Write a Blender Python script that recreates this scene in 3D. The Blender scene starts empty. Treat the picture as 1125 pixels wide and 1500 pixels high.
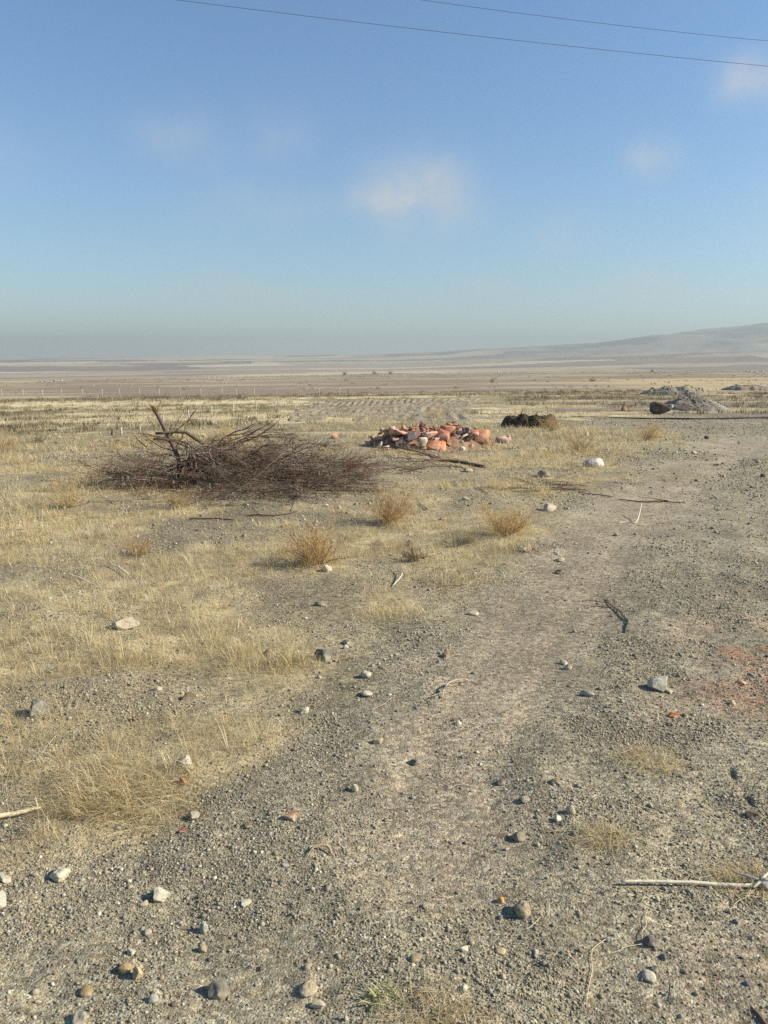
import bpy, bmesh, math
import numpy as np
from mathutils import Vector, Matrix

R = math.radians
scene = bpy.context.scene
COL = scene.collection
RNG = np.random.default_rng(7)

# ------------------------------------------------------------------ camera model
F = 1133.0                     # focal length in photo pixels (photo 1125 x 1500)
PITCH = R(11.1)
CAMZ = 1.6
CP, SP = math.cos(PITCH), math.sin(PITCH)

def ray(u, v):
    X, Y = (u - 562.5) / F, (750.0 - v) / F
    return np.array([X, CP + Y * SP, -SP + Y * CP])

def to_px(x, y, z):
    """where a ground point lies in the photograph (used for drawing the map of the place)"""
    zz = z - CAMZ
    d = np.maximum(y * CP - zz * SP, 0.05)
    up = y * SP + zz * CP
    return 562.5 + F * x / d, 750.0 - F * up / d

# ------------------------------------------------------------------ noise
def _h(ix, iy, iz, seed):
    with np.errstate(over='ignore'):
        h = (ix.astype(np.int64).astype(np.uint32) * np.uint32(374761393)
             + iy.astype(np.int64).astype(np.uint32) * np.uint32(668265263)
             + iz.astype(np.int64).astype(np.uint32) * np.uint32(2147483647)
             + np.uint32((seed * 1274126177 + 12345) & 0xffffffff))
        h = (h ^ (h >> np.uint32(13))) * np.uint32(1274126177)
        h = (h ^ (h >> np.uint32(15))) * np.uint32(2246822519)
        h = h ^ (h >> np.uint32(16))
    return h.astype(np.float64) / 4294967295.0

def vnoise(x, y, seed=0):
    x = np.asarray(x, float); y = np.asarray(y, float)
    ix, iy = np.floor(x), np.floor(y)
    fx, fy = x - ix, y - iy
    ux, uy = fx * fx * fx * (fx * (fx * 6 - 15) + 10), fy * fy * fy * (fy * (fy * 6 - 15) + 10)
    z = np.zeros_like(ix)
    a, b = _h(ix, iy, z, seed), _h(ix + 1, iy, z, seed)
    c, d = _h(ix, iy + 1, z, seed), _h(ix + 1, iy + 1, z, seed)
    return (a + (b - a) * ux) * (1 - uy) + (c + (d - c) * ux) * uy

def vnoise3(p, seed=0):
    i = np.floor(p); f = p - i
    u = f * f * (3 - 2 * f)
    r = 0
    for dx in (0, 1):
        for dy in (0, 1):
            for dz in (0, 1):
                w = (u[:, 0] if dx else 1 - u[:, 0]) * (u[:, 1] if dy else 1 - u[:, 1]) * (u[:, 2] if dz else 1 - u[:, 2])
                r = r + w * _h(i[:, 0] + dx, i[:, 1] + dy, i[:, 2] + dz, seed)
    return r

def fbm(x, y, seed=0, octv=4, gain=.5):
    a, t, s = 1.0, 0.0, 0.0
    c, si = math.cos(.6), math.sin(.6)
    for k in range(octv):
        s = s + a * vnoise(x, y, seed + 17 * k); t += a; a *= gain
        x, y = (x * c - y * si) * 2.03 + 11.3, (x * si + y * c) * 2.03 + 4.7
    return s / t

def sstep(a, b, x):
    t = np.clip((x - a) / (b - a), 0, 1)
    return t * t * (3 - 2 * t)

# ------------------------------------------------------------------ terrain
AZ = [R(-27), R(0), R(15), R(27)]
PROF = [
    ([0, 12, 18, 45, 74, 200, 400, 800, 1300, 2200, 3200, 4100, 9000],
     [0, 0, -.13, -1.35, -1.93, -2.95, -12, -20, -25, -27, -14, 6, -6]),
    ([0, 12, 18, 45, 74, 150, 250, 500, 1000, 2000, 3000, 4000, 9000],
     [0, 0, -.1, -1.0, -1.5, -2.05, -2.5, -9, -14.5, -20, -5, 33, 22]),
    ([0, 12, 18, 40, 74, 150, 270, 600, 1100, 1900, 2500, 2850, 3400, 4000, 9000],
     [0, 0, -.07, -.65, -1.25, -1.8, -1.9, -9, -13, -6, 24, 12, 44, 88, 80]),
    ([0, 12, 18, 38, 74, 150, 300, 600, 1200, 1900, 2450, 2800, 3300, 4200, 9000],
     [0, 0, -.06, -.55, -1.2, -1.7, -1.75, -8, -13, 4, 44, 30, 84, 208, 190]),
]
_lr = np.linspace(math.log(.5), math.log(9600), 4000)
_pz = []
for rr, zz in PROF:
    z = np.interp(np.exp(_lr), rr, zz)
    k = np.hanning(91); k /= k.sum()
    zp = np.pad(z, 45, mode='edge')
    _pz.append(np.convolve(zp, k, mode='valid'))

def macro(x, y):
    r = np.hypot(x, y); az = np.arctan2(x, np.maximum(y, 1e-6))
    az = np.where(y > 0, az, np.where(x > 0, R(60), R(-60)))
    l = np.log(np.maximum(r, .5))
    zs = [np.interp(l, _lr, p) for p in _pz]
    az = np.clip(az, AZ[0], AZ[-1])
    out = np.zeros_like(r)
    for k in range(3):
        m = (az >= AZ[k]) & (az <= AZ[k + 1])
        t = (az - AZ[k]) / (AZ[k + 1] - AZ[k])
        out = np.where(m, zs[k] * (1 - t) + zs[k + 1] * t, out)
    far = sstep(900, 3600, r)
    out = out + far * (fbm(x / 900, y / 900, 5, 6) - .5) * (14 + 50 * sstep(R(8), R(26), az))
    rdg = np.abs(fbm(x / 420, y / 700, 13, 4) - .5) * 2
    out = out + sstep(1800, 3200, r) * sstep(R(10), R(24), az) * (rdg - .3) * 26
    pl = sstep(60, 140, r) * (1 - sstep(260, 500, r))
    out = out + pl * (fbm(x / 30, y / 30, 9, 4) - .5) * .5
    return out

def ground_at_raw(u, v, zf):
    d = ray(u, v)
    t = np.geomspace(.8, 15000, 5000)
    p = d[None] * t[:, None]
    h = zf(p[:, 0], p[:, 1])
    i = int(np.argmax(p[:, 2] + CAMZ < h))
    t0, t1 = t[max(i - 1, 0)], t[i]
    tt = np.linspace(t0, t1, 60); p = d[None] * tt[:, None]
    h = zf(p[:, 0], p[:, 1]); j = int(np.argmax(p[:, 2] + CAMZ < h))
    return p[j, 0], p[j, 1], h[j], tt[j]

def pts(lst):
    return np.array([ground_at_raw(u, v, macro)[:2] for u, v in lst])

# the outline of the gravel track, the smoother wheel lane, and the bare strip that crosses it
TRACK_L = pts([(-700, 1500), (0, 1262), (150, 1225), (270, 1185), (345, 1120), (440, 1065), (510, 985), (575, 935), (640, 900), (715, 850), (800, 790),
               (880, 735), (935, 690), (985, 655), (1005, 640), (930, 633), (840, 626), (832, 615), (960, 609), (1125, 606)])
TRACK = np.vstack([TRACK_L, [[60, 36], [60, -30], [-30, -30], [-6, 0]]])
LANE = pts([(610, 1250), (655, 1165), (720, 1020), (800, 880), (880, 790), (980, 710), (1100, 640)])
RUT = pts([(640, 613), (760, 611.5), (880, 612), (1000, 614), (1125, 613.5)])
RUT = np.vstack([RUT, RUT[-1] + (RUT[-1] - RUT[-2]) * 2])
CRACK = pts([(1058, 1105), (1072, 1130), (1078, 1150), (1092, 1172), (1120, 1200)])

def poly_dist(x, y, P, closed=True):
    best = np.full(x.shape, 1e18); inside = np.zeros(x.shape, bool)
    n = len(P)
    for i in range(n if closed else n - 1):
        a, b = P[i], P[(i + 1) % n]
        ab = b - a; l2 = max(ab @ ab, 1e-12)
        t = np.clip(((x - a[0]) * ab[0] + (y - a[1]) * ab[1]) / l2, 0, 1)
        best = np.minimum(best, (x - a[0] - t * ab[0]) ** 2 + (y - a[1] - t * ab[1]) ** 2)
        if closed:
            c = (a[1] > y) != (b[1] > y)
            with np.errstate(divide='ignore', invalid='ignore'):
                xi = a[0] + (y - a[1]) * ab[0] / (ab[1] if ab[1] else 1e-12)
            inside ^= c & (x < xi)
    d = np.sqrt(best)
    return np.where(inside, -d, d) if closed else d

def track_mask(x, y):
    r = np.hypot(x, y)
    d = poly_dist(x, y, TRACK)
    w = np.clip(r * .075, .1, 1.2)
    d = d + (fbm(x / 1.1, y / 1.1, 21, 4) - .5) * 3.2 * w
    return 1 - sstep(-.5, .5, d / w)

def lane_mask(x, y):
    d = poly_dist(x, y, LANE, False)
    w = .34 + .03 * np.hypot(x, y)
    return 1 - sstep(.35, 1.15, (d + (fbm(x / .6, y / .6, 33, 3) - .5) * .35) / w)

def height(x, y, cell=None):
    x = np.asarray(x, float); y = np.asarray(y, float)
    r = np.hypot(x, y)
    z = macro(x, y)
    if cell is None:
        cell = .0035 * r + .002
    near = 1 - sstep(40, 90, r)
    z = z + near * (fbm(x / 2.6, y / 2.6, 51, 2) - .5) * .06
    def oct_(lam, amp, seed):
        return (vnoise(x / lam, y / lam, seed) - .5) * amp * np.clip((lam / np.maximum(cell, 1e-4) - 2.5) / 3, 0, 1) * near
    tm = track_mask(x, y); ln = lane_mask(x, y)
    rough = 1 - .65 * ln * tm
    z = z + rough * (oct_(.7, .035, 61) + oct_(.28, .022, 62) + oct_(.12, .014, 63) + oct_(.05, .008, 64) + oct_(.023, .005, 65))
    z = z - ln * tm * .02 * near
    dl = poly_dist(x, y, LANE, False)
    z = z - tm * near * .006 * (np.exp(-((dl - .16) / .06) ** 2) + .7 * np.exp(-((dl - .42) / .05) ** 2)) * sstep(.3, .6, fbm(x / .9, y / .9, 79, 2))
    dr = poly_dist(x, y, RUT, False)
    z = z - .03 * np.exp(-(dr / .4) ** 2) * near
    dc = poly_dist(x, y, CRACK, False) + (vnoise(x / .05, y / .05, 77) - .5) * .02
    z = z - .016 * np.exp(-(dc / .012) ** 2) * sstep(.3, .6, vnoise(x / .07, y / .07, 78))
    # ridges of tufted ground across the left field
    fl = sstep(18, 26, r) * (1 - sstep(70, 85, r)) * (1 - tm)
    z = z + fl * (fbm(x / 9, y / 1.8, 71, 3) - .5) * .32
    return z

_HG = {}
def hfast(x, y, *_):
    """height read back from the finished ground sheet"""
    x = np.asarray(x, float); y = np.asarray(y, float)
    rs, th, Z = _HG['rs'], _HG['th'], _HG['Z']
    r = np.clip(np.hypot(x, y), rs[0], rs[-1] * .999); a = np.clip((np.arctan2(x, y) - th[0]) / (th[1] - th[0]), 0, len(th) - 1.001)
    i = np.clip(np.searchsorted(rs, r) - 1, 0, len(rs) - 2); j = a.astype(int)
    fr = (r - rs[i]) / (rs[i + 1] - rs[i]); fa = a - j
    return (Z[i, j] * (1 - fa) + Z[i, j + 1] * fa) * (1 - fr) + (Z[i + 1, j] * (1 - fa) + Z[i + 1, j + 1] * fa) * fr

def gp(u, v):
    x, y, z, t = ground_at_raw(u, v, hfast)
    return np.array([x, y, z]), t * np.linalg.norm(ray(u, v)), t     # point, distance, depth along the view

# ------------------------------------------------------------------ density of dry grass
# dense and bare patches of the lot (u, v, ru, rv, weight)
BLOBS = [
    (60, 700, 260, 70, .5), (100, 800, 150, 70, .35), (60, 900, 120, 60, .35), (250, 900, 110, 40, .35), (330, 960, 100, 50, .3),
    (180, 1120, 110, 70, .9), (40, 1080, 80, 110, .35), (30, 1170, 60, 40, .25), (420, 950, 40, 45, .7), (330, 1060, 90, 40, .15),
    (600, 850, 110, 40, .55), (570, 895, 60, 35, .7), (740, 775, 60, 30, .45), (640, 760, 90, 40, .2), (690, 820, 70, 30, .4),
    (850, 655, 100, 30, .7), (740, 660, 110, 22, .5), (950, 645, 60, 20, .6), (900, 690, 60, 20, .3), (620, 620, 200, 12, .5), (840, 690, 70, 25, .35),
    (470, 815, 80, 30, .6), (575, 745, 60, 30, .4), (260, 760, 90, 25, .35), (150, 760, 160, 30, .3), (350, 850, 110, 30, .15),
    (960, 1100, 60, 40, .32), (880, 1220, 70, 35, .34), (1010, 1290, 110, 40, .3), (1080, 760, 50, 30, .3), (640, 1480, 110, 30, .3), (790, 1490, 60, 30, .25),
    (930, 1180, 140, 90, .12), (1050, 1250, 90, 60, .12),
    (430, 750, 90, 35, -.35), (430, 810, 50, 30, -.1), (480, 900, 60, 60, -.5), (230, 1030, 160, 32, -.6), (520, 950, 60, 60, -.4), (330, 790, 60, 30, -.3),
    (620, 720, 90, 25, -.35), (660, 700, 60, 20, -.2), (150, 930, 60, 30, -.3), (830, 710, 60, 20, -.2), (200, 990, 90, 20, -.3), (100, 870, 60, 20, -.15),
    (520, 790, 40, 40, -.2), (690, 735, 50, 25, -.3),
]

def grass_density(x, y, tm=None):
    z = macro(x, y)
    u, v = to_px(x, y, z)
    if tm is None:
        tm = track_mask(x, y)
    n = fbm(x / 1.7, y / 1.7, 81, 4)
    n2 = fbm(x / .5, y / .5, 82, 3)
    d = .27 + (n - .5) * 2.5 + (n2 - .5) * 2.3
    b = np.zeros_like(x)
    for bu, bv, ru, rv, w in BLOBS:
        b = b + w * np.exp(-(((u - bu) / ru) ** 2 + ((v - bv) / rv) ** 2))
    d = (d + b * .75) * (1 - tm) + (b * 1.1 - .12 + (n2 - .5) * .5) * tm
    return np.clip(d, 0, 1.2)

# ------------------------------------------------------------------ materials
def new_mat(name):
    m = bpy.data.materials.new(name); m.use_nodes = True
    nt = m.node_tree; nt.nodes.clear()
    return m, nt, nt.nodes, nt.links

def N(nt, typ, **kw):
    n = nt.nodes.new(typ)
    for k, v in kw.items():
        if k.startswith('i_'):
            n.inputs[k[2:].replace('_', ' ')].default_value = v
        else:
            setattr(n, k, v)
    return n

def mix_col(nt, a, b, fac=1.0, mode='MULTIPLY'):
    n = nt.nodes.new('ShaderNodeMix'); n.data_type = 'RGBA'; n.blend_type = mode
    for sock, v in ((n.inputs[0], fac), (n.inputs[6], a), (n.inputs[7], b)):
        if hasattr(v, 'is_output') or isinstance(v, bpy.types.NodeSocket):
            nt.links.new(v, sock)
        elif isinstance(v, (int, float)) and sock.type == 'VALUE':
            sock.default_value = v
        elif isinstance(v, (int, float)):
            sock.default_value = (v, v, v, 1)
        else:
            sock.default_value = (*v, 1)
    return n.outputs[2]

def maprange(nt, s, a, b, c, d):
    n = nt.nodes.new('ShaderNodeMapRange')
    nt.links.new(s, n.inputs[0])
    for i, v in enumerate((a, b, c, d)):
        n.inputs[1 + i].default_value = v
    return n.outputs[0]

def ground_material(name):
    m, nt, nodes, L = new_mat(name)
    out = N(nt, 'ShaderNodeOutputMaterial'); bs = N(nt, 'ShaderNodeBsdfPrincipled', i_Roughness=.95)
    bs.inputs['Specular IOR Level'].default_value = .15
    L.new(bs.outputs[0], out.inputs[0])
    geo = N(nt, 'ShaderNodeNewGeometry'); P = geo.outputs['Position']
    col = N(nt, 'ShaderNodeAttribute', attribute_name='Col')
    grav = N(nt, 'ShaderNodeAttribute', attribute_name='grav')
    def vor(scale):
        n = N(nt, 'ShaderNodeTexVoronoi', i_Scale=scale); L.new(P, n.inputs['Vector']); return n
    v1, v2, v3 = vor(55), vor(130), vor(300)
    def sep(n):
        s = N(nt, 'ShaderNodeSeparateColor'); L.new(n.outputs['Color'], s.inputs[0]); return s.outputs
    s1, s2, s3 = sep(v1), sep(v2), sep(v3)
    a = mix_col(nt, maprange(nt, s1[0], 0, 1, .62, 1.42), maprange(nt, s2[0], 0, 1, .68, 1.34))
    a = mix_col(nt, a, maprange(nt, s3[0], 0, 1, .66, 1.34))
    tint = mix_col(nt, (1.07, 1.0, .92), (.97, 1.0, 1.02), s1[1], 'MIX')
    a = mix_col(nt, a, tint)
    a = mix_col(nt, (1, 1, 1), a, grav.outputs['Fac'], 'MIX')
    n1 = N(nt, 'ShaderNodeTexNoise', i_Scale=1.6, i_Detail=9.0, i_Roughness=.68); L.new(P, n1.inputs['Vector'])
    n2 = N(nt, 'ShaderNodeTexNoise', i_Scale=.05, i_Detail=8.0, i_Roughness=.65); L.new(P, n2.inputs['Vector'])
    c = mix_col(nt, col.outputs['Color'], a)
    c = mix_col(nt, c, maprange(nt, n1.outputs['Fac'], .3, .7, .74, 1.26))
    c = mix_col(nt, c, maprange(nt, n2.outputs['Fac'], .3, .7, .86, 1.14))
    L.new(c, bs.inputs['Base Color'])
    prev = None
    for node, sc, dist, inv in ((v3, .5, .0022, True), (v2, .6, .0045, True), (v1, .4, .005, True), (n1, .35, .02, False)):
        b = N(nt, 'ShaderNodeBump', i_Strength=sc, i_Distance=dist, invert=inv)
        L.new(node.outputs['Distance' if inv else 'Fac'], b.inputs['Height'])
        if prev: L.new(prev.outputs[0], b.inputs['Normal'])
        prev = b
    L.new(prev.outputs[0], bs.inputs['Normal'])
    return m

def attr_material(name, rough=.85, var=(.75, 1.25), scale=40., translucent=0., bump=0., spec=.2):
    m, nt, nodes, L = new_mat(name)
    out = N(nt, 'ShaderNodeOutputMaterial'); bs = N(nt, 'ShaderNodeBsdfPrincipled', i_Roughness=rough)
    bs.inputs['Specular IOR Level'].default_value = spec
    col = N(nt, 'ShaderNodeAttribute', attribute_name='Col')
    tc = N(nt, 'ShaderNodeTexCoord')
    n1 = N(nt, 'ShaderNodeTexNoise', i_Scale=scale, i_Detail=5.0, i_Roughness=.65); L.new(tc.outputs['Object'], n1.inputs['Vector'])
    c = mix_col(nt, col.outputs['Color'], maprange(nt, n1.outputs['Fac'], .3, .7, *var))
    L.new(c, bs.inputs['Base Color'])
    if bump:
        b = N(nt, 'ShaderNodeBump', i_Strength=.6, i_Distance=bump); L.new(n1.outputs['Fac'], b.inputs['Height']); L.new(b.outputs[0], bs.inputs['Normal'])
    if translucent:
        tr = N(nt, 'ShaderNodeBsdfTranslucent'); L.new(c, tr.inputs[0])
        mx = N(nt, 'ShaderNodeMixShader'); mx.inputs[0].default_value = translucent
        L.new(bs.outputs[0], mx.inputs[1]); L.new(tr.outputs[0], mx.inputs[2]); L.new(mx.outputs[0], out.inputs[0])
    else:
        L.new(bs.outputs[0], out.inputs[0])
    return m

_rock_mats = {}
def rock_material(col, scale=30., spots=None):
    key = (tuple(round(c, 3) for c in col), scale, spots)
    if key in _rock_mats: return _rock_mats[key]
    m, nt, nodes, L = new_mat('stone_surface')
    out = N(nt, 'ShaderNodeOutputMaterial'); bs = N(nt, 'ShaderNodeBsdfPrincipled', i_Roughness=.9)
    bs.inputs['Specular IOR Level'].default_value = .2
    L.new(bs.outputs[0], out.inputs[0])
    tc = N(nt, 'ShaderNodeTexCoord')
    n1 = N(nt, 'ShaderNodeTexNoise', i_Scale=scale, i_Detail=8.0, i_Roughness=.7); L.new(tc.outputs['Object'], n1.inputs['Vector'])
    n2 = N(nt, 'ShaderNodeTexNoise', i_Scale=scale * 6, i_Detail=4.0, i_Roughness=.7); L.new(tc.outputs['Object'], n2.inputs['Vector'])
    c = mix_col(nt, col, maprange(nt, n1.outputs['Fac'], .3, .7, .68, 1.28))
    c = mix_col(nt, c, maprange(nt, n2.outputs['Fac'], .3, .7, .75, 1.25))
    if spots:
        n3 = N(nt, 'ShaderNodeTexNoise', i_Scale=scale * .45, i_Detail=6.0, i_Roughness=.6); L.new(tc.outputs['Object'], n3.inputs['Vector'])
        c = mix_col(nt, c, spots, maprange(nt, n3.outputs['Fac'], .48, .62, 0, .7), 'MIX')
    L.new(c, bs.inputs['Base Color'])
    b = N(nt, 'ShaderNodeBump', i_Strength=.55, i_Distance=.25 / scale); L.new(n1.outputs['Fac'], b.inputs['Height'])
    b2 = N(nt, 'ShaderNodeBump', i_Strength=.5, i_Distance=.06 / scale); L.new(n2.outputs['Fac'], b2.inputs['Height']); L.new(b.outputs[0], b2.inputs['Normal'])
    L.new(b2.outputs[0], bs.inputs['Normal'])
    _rock_mats[key] = m
    return m

# ------------------------------------------------------------------ mesh helpers
def make_mesh(name, V, faces, mat=None, col=None, smooth=False, attrs=None):
    """faces: list of int arrays (n, 3) or (n, 4)"""
    me = bpy.data.meshes.new(name)
    V = np.asarray(V, np.float32)
    me.vertices.add(len(V)); me.vertices.foreach_set('co', V.ravel())
    faces = [np.asarray(f, np.int32) for f in faces if len(f)]
    loops = np.concatenate([f.ravel() for f in faces])
    starts, o = [], 0
    for f in faces:
        starts.append(o + np.arange(len(f)) * f.shape[1]); o += f.size
    starts = np.concatenate(starts)
    me.loops.add(len(loops)); me.loops.foreach_set('vertex_index', loops)
    me.polygons.add(len(starts)); me.polygons.foreach_set('loop_start', starts.astype(np.int32))
    if smooth:
        me.polygons.foreach_set('use_smooth', np.ones(len(starts), bool))
    me.update(calc_edges=True)
    if col is not None:
        a = me.attributes.new('Col', 'FLOAT_COLOR', 'POINT')
        c = np.ones((len(V), 4), np.float32); c[:, :3] = col
        a.data.foreach_set('color', c.ravel())
    for k, v in (attrs or {}).items():
        a = me.attributes.new(k, 'FLOAT', 'POINT'); a.data.foreach_set('value', np.asarray(v, np.float32))
    if mat: me.materials.append(mat)
    return me

def tag(o, label=None, cat=None, group=None, kind=None):
    if label: o['label'] = label
    if cat: o['category'] = cat
    if group: o['group'] = group
    if kind: o['kind'] = kind
    return o

def link(name, me, loc=(0, 0, 0), parent=None):
    o = bpy.data.objects.new(name, me); COL.objects.link(o)
    o.location = loc
    if parent: o.parent = parent
    return o

def empty(name, loc):
    o = bpy.data.objects.new(name, None); COL.objects.link(o); o.location = loc; o.empty_display_size = .1
    return o

class Geo:
    """collects tubes and lumps into one mesh"""
    def __init__(self): self.V = []; self.Q = []; self.T = []; self.C = []; self.n = 0
    def add(self, V, quads=None, tris=None, col=(1, 1, 1)):
        V = np.asarray(V, float)
        self.V.append(V)
        if quads is not None and len(quads): self.Q.append(np.asarray(quads) + self.n)
        if tris is not None and len(tris): self.T.append(np.asarray(tris) + self.n)
        c = np.empty((len(V), 3)); c[:] = col; self.C.append(c)
        self.n += len(V)
    def tube(self, P, rad, sides=5, col=(1, 1, 1), cap=True):
        P = np.asarray(P, float); rad = np.asarray(rad, float); n = len(P)
        T = np.gradient(P, axis=0); T /= np.maximum(np.linalg.norm(T, axis=1, keepdims=True), 1e-9)
        ref = np.array([0, 0, 1.]) if abs(T[0, 2]) < .9 else np.array([1., 0, 0])
        A = np.cross(T, ref); A /= np.maximum(np.linalg.norm(A, axis=1, keepdims=True), 1e-9)
        B = np.cross(T, A)
        ang = np.arange(sides) * 2 * math.pi / sides
        V = P[:, None] + rad[:, None, None] * (np.cos(ang)[None, :, None] * A[:, None] + np.sin(ang)[None, :, None] * B[:, None])
        i = np.arange(n - 1)[:, None] * sides; j = np.arange(sides)[None]; k = (j + 1) % sides
        Q = np.stack([i + j, i + k, i + sides + k, i + sides + j], -1).reshape(-1, 4)
        V = V.reshape(-1, 3); tris = []
        if cap:
            V = np.vstack([V, P[:1], P[-1:]])
            for s in range(sides):
                tris.append((n * sides, (s + 1) % sides, s)); tris.append((n * sides + 1, (n - 1) * sides + s, (n - 1) * sides + (s + 1) % sides))
        self.add(V, Q, tris, col)
    def mesh(self, name, mat, origin=(0, 0, 0), smooth=True):
        V = np.vstack(self.V) - np.asarray(origin)
        faces = []
        if self.Q: faces.append(np.vstack(self.Q))
        if self.T: faces.append(np.vstack(self.T))
        return make_mesh(name, V, faces, mat, np.vstack(self.C), smooth)

def ico(sub):
    bm = bmesh.new(); bmesh.ops.create_icosphere(bm, subdivisions=sub, radius=1)
    V = np.array([v.co[:] for v in bm.verts]); T = np.array([[v.index for v in f.verts] for f in bm.faces]); bm.free()
    return V, T
ICO = {k: ico(k) for k in (1, 2, 3, 4)}

def rock_shape(rng, sub=3, angular=.5, dims=(1, 1, 1), rough=.06):
    V, T = ICO[sub]; V = V.copy()
    n = int(7 + 14 * angular)
    for k in range(n):
        d = rng.normal(size=3); d /= np.linalg.norm(d)
        o = rng.uniform(.42 + .38 * (1 - angular), .90 - .12 * angular)
        s = V @ d; m = s > o
        V[m] -= ((s[m] - o) * (1.0 if angular > .3 else .6))[:, None] * d
    off = rng.uniform(0, 50, 3)
    V *= (1 + (vnoise3(V * 1.3 + off, 3) - .5)[:, None] * .35 + (vnoise3(V * 4 + off, 4) - .5)[:, None] * rough * 2 + (vnoise3(V * 9 + off, 5) - .5)[:, None] * rough)
    V -= (V.max(0) + V.min(0)) / 2
    V /= (V.max(0) - V.min(0)) / 2
    return V * np.asarray(dims) / 2, T

def rot_z(V, a):
    c, s = math.cos(a), math.sin(a)
    return V @ np.array([[c, s, 0], [-s, c, 0], [0, 0, 1]])

# ------------------------------------------------------------------ the ground sheet
def build_ground():
    rs = [np.linspace(.04, .85, 10, endpoint=False)]
    r = .85
    l = []
    while r < 8: l.append(r); r *= 1.0042
    while r < 90: l.append(r); r *= 1.009
    while r < 9000: l.append(r); r *= 1.014
    rs = np.concatenate(rs + [np.array(l), [9000.]])
    front = np.arange(R(-40), R(40), .0031)
    back = np.linspace(R(40), R(320), 100, endpoint=False)
    th = np.concatenate([front, back])
    nr, na = len(rs), len(th)
    X = rs[:, None] * np.sin(th)[None]; Y = rs[:, None] * np.cos(th)[None]
    fx, fy = X.ravel(), Y.ravel()
    rr = np.hypot(fx, fy)
    Z = height(fx, fy)
    _HG.update(rs=rs, th=front, Z=Z.reshape(nr, na)[:, :len(front)])
    tm = track_mask(fx, fy); ln = lane_mask(fx, fy); gd = grass_density(fx, fy, tm)
    az = np.arctan2(fx, fy)
    def C(*c): return np.array(c)[None]
    def mix(a, b, t): return a + (b - a) * t[:, None]
    n1 = fbm(fx / 1.3, fy / 1.3, 91, 4); n2 = fbm(fx / 5, fy / 5, 92, 3)
    soil = mix(C(.235, .205, .155), C(.315, .272, .200), sstep(.3, .7, n1))
    gravelc = mix(C(.262, .236, .192), C(.315, .280, .220), sstep(.3, .7, n2))
    lanec = mix(C(.345, .295, .225), C(.32, .272, .205), sstep(.35, .65, n1))
    soil = soil * np.array([.92, .90, .76]); gravelc = gravelc * np.array([.88, .875, .76]); lanec = lanec * np.array([.96, .93, .85])
    c = mix(soil, gravelc, tm)
    c = mix(c, lanec, ln * tm * .6)
    u, v = to_px(fx, fy, macro(fx, fy))
    front_m = (fy > .3)
    def blob(bu, bv, ru, rv): return np.exp(-(((u - bu) / ru) ** 2 + ((v - bv) / rv) ** 2)) * front_m
    # brick dust, brown soil stains
    red = np.clip(blob(1115, 985, 60, 36) * 1.3 + blob(1085, 970, 85, 65) * .6 + blob(640, 655, 110, 14) * .5, 0, 1) * sstep(.35, .6, fbm(fx / .18, fy / .18, 95, 3))
    c = mix(c, C(.33, .165, .095), red * .8)
    brown = np.clip(blob(1050, 1050, 120, 130) * .55 + blob(1060, 1420, 120, 120) * .5 + blob(840, 820, 60, 60) * .3 + blob(980, 625, 200, 9) * .8 + blob(500, 1250, 120, 60) * .2
                    + blob(150, 1330, 200, 70) * .35 + blob(640, 1470, 120, 40) * .35, 0, 1)
    c = mix(c, C(.235, .185, .130), brown * sstep(.25, .6, n1) * .9)
    # litter under the grass
    litter = mix(C(.40, .33, .185), C(.60, .50, .29), sstep(.35, .65, fbm(fx / .35, fy / .35, 96, 3)))
    c = mix(c, litter, np.clip(gd, 0, 1) ** 1.5 * .65 * (1 - sstep(14, 22, rr)))
    # mid field: pale dry grass with darker scrub bands, furrowed plot, bare plateau
    mid = sstep(13, 20, rr) * (1 - tm)
    band = fbm(fx / 14, fy / 2.2, 97, 4) * .75 + .25 * fbm(fx / 2.5, fy / 1.2, 108, 3)
    midc = mix(C(.50, .42, .25), C(.24, .205, .118), sstep(.42, .58, band))
    midc = mix(midc, C(.58, .50, .31), sstep(.55, .7, fbm(fx / 6, fy / 3, 98, 3)) * .8 * (1 - sstep(.44, .56, band)))
    c = mix(c, midc, mid)
    rightm = sstep(R(6), R(14), az) * sstep(28, 34, rr) * (1 - sstep(64, 74, rr))
    c = mix(c, mix(C(.20, .172, .125), C(.40, .33, .19), sstep(.45, .62, fbm(fx / 7, fy / 2.5, 99, 4))), rightm)
    plate = sstep(66, 78, rr)
    pl = fbm(fx / 22, fy / 9, 101, 5)
    platec = mix(C(.235, .19, .135), C(.33, .275, .185), sstep(.4, .66, pl))
    leftgold = sstep(R(-16), R(-22), az) * 0 + (1 - sstep(R(-24), R(-20), az))
    platec = mix(platec, C(.40, .33, .20), leftgold * sstep(.35, .55, fbm(fx / 40, fy / 7, 102, 3)))
    rightgold = sstep(R(8), R(20), az) * sstep(.5, .62, fbm(fx / 40, fy / 14, 103, 3)) * (1 - sstep(150, 200, rr))
    platec = mix(platec, C(.42, .34, .19), rightgold * .9)
    c = mix(c, platec, plate)
    # far valley: ploughed and stubble strips
    ca, sa = math.cos(.25), math.sin(.25)
    xx, yy = fx * ca + fy * sa, -fx * sa + fy * ca
    wx = xx + (fbm(xx / 500, yy / 500, 104, 3) - .5) * 700
    wy = yy + (fbm(xx / 500, yy / 500, 105, 3) - .5) * 700
    hsh = _h(np.floor(wx / 620 + _h(np.floor(wy / 260), np.zeros_like(wy), np.zeros_like(wy), 3) * 5), np.floor(wy / 260), np.zeros_like(wx), 106)
    pal = np.array([[.56, .46, .30], [.24, .18, .125], [.38, .31, .205], [.32, .265, .175], [.47, .385, .25], [.21, .17, .13], [.42, .35, .225], [.35, .275, .18]])
    farc = pal[np.minimum((hsh * 8).astype(int), 7)]
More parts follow.
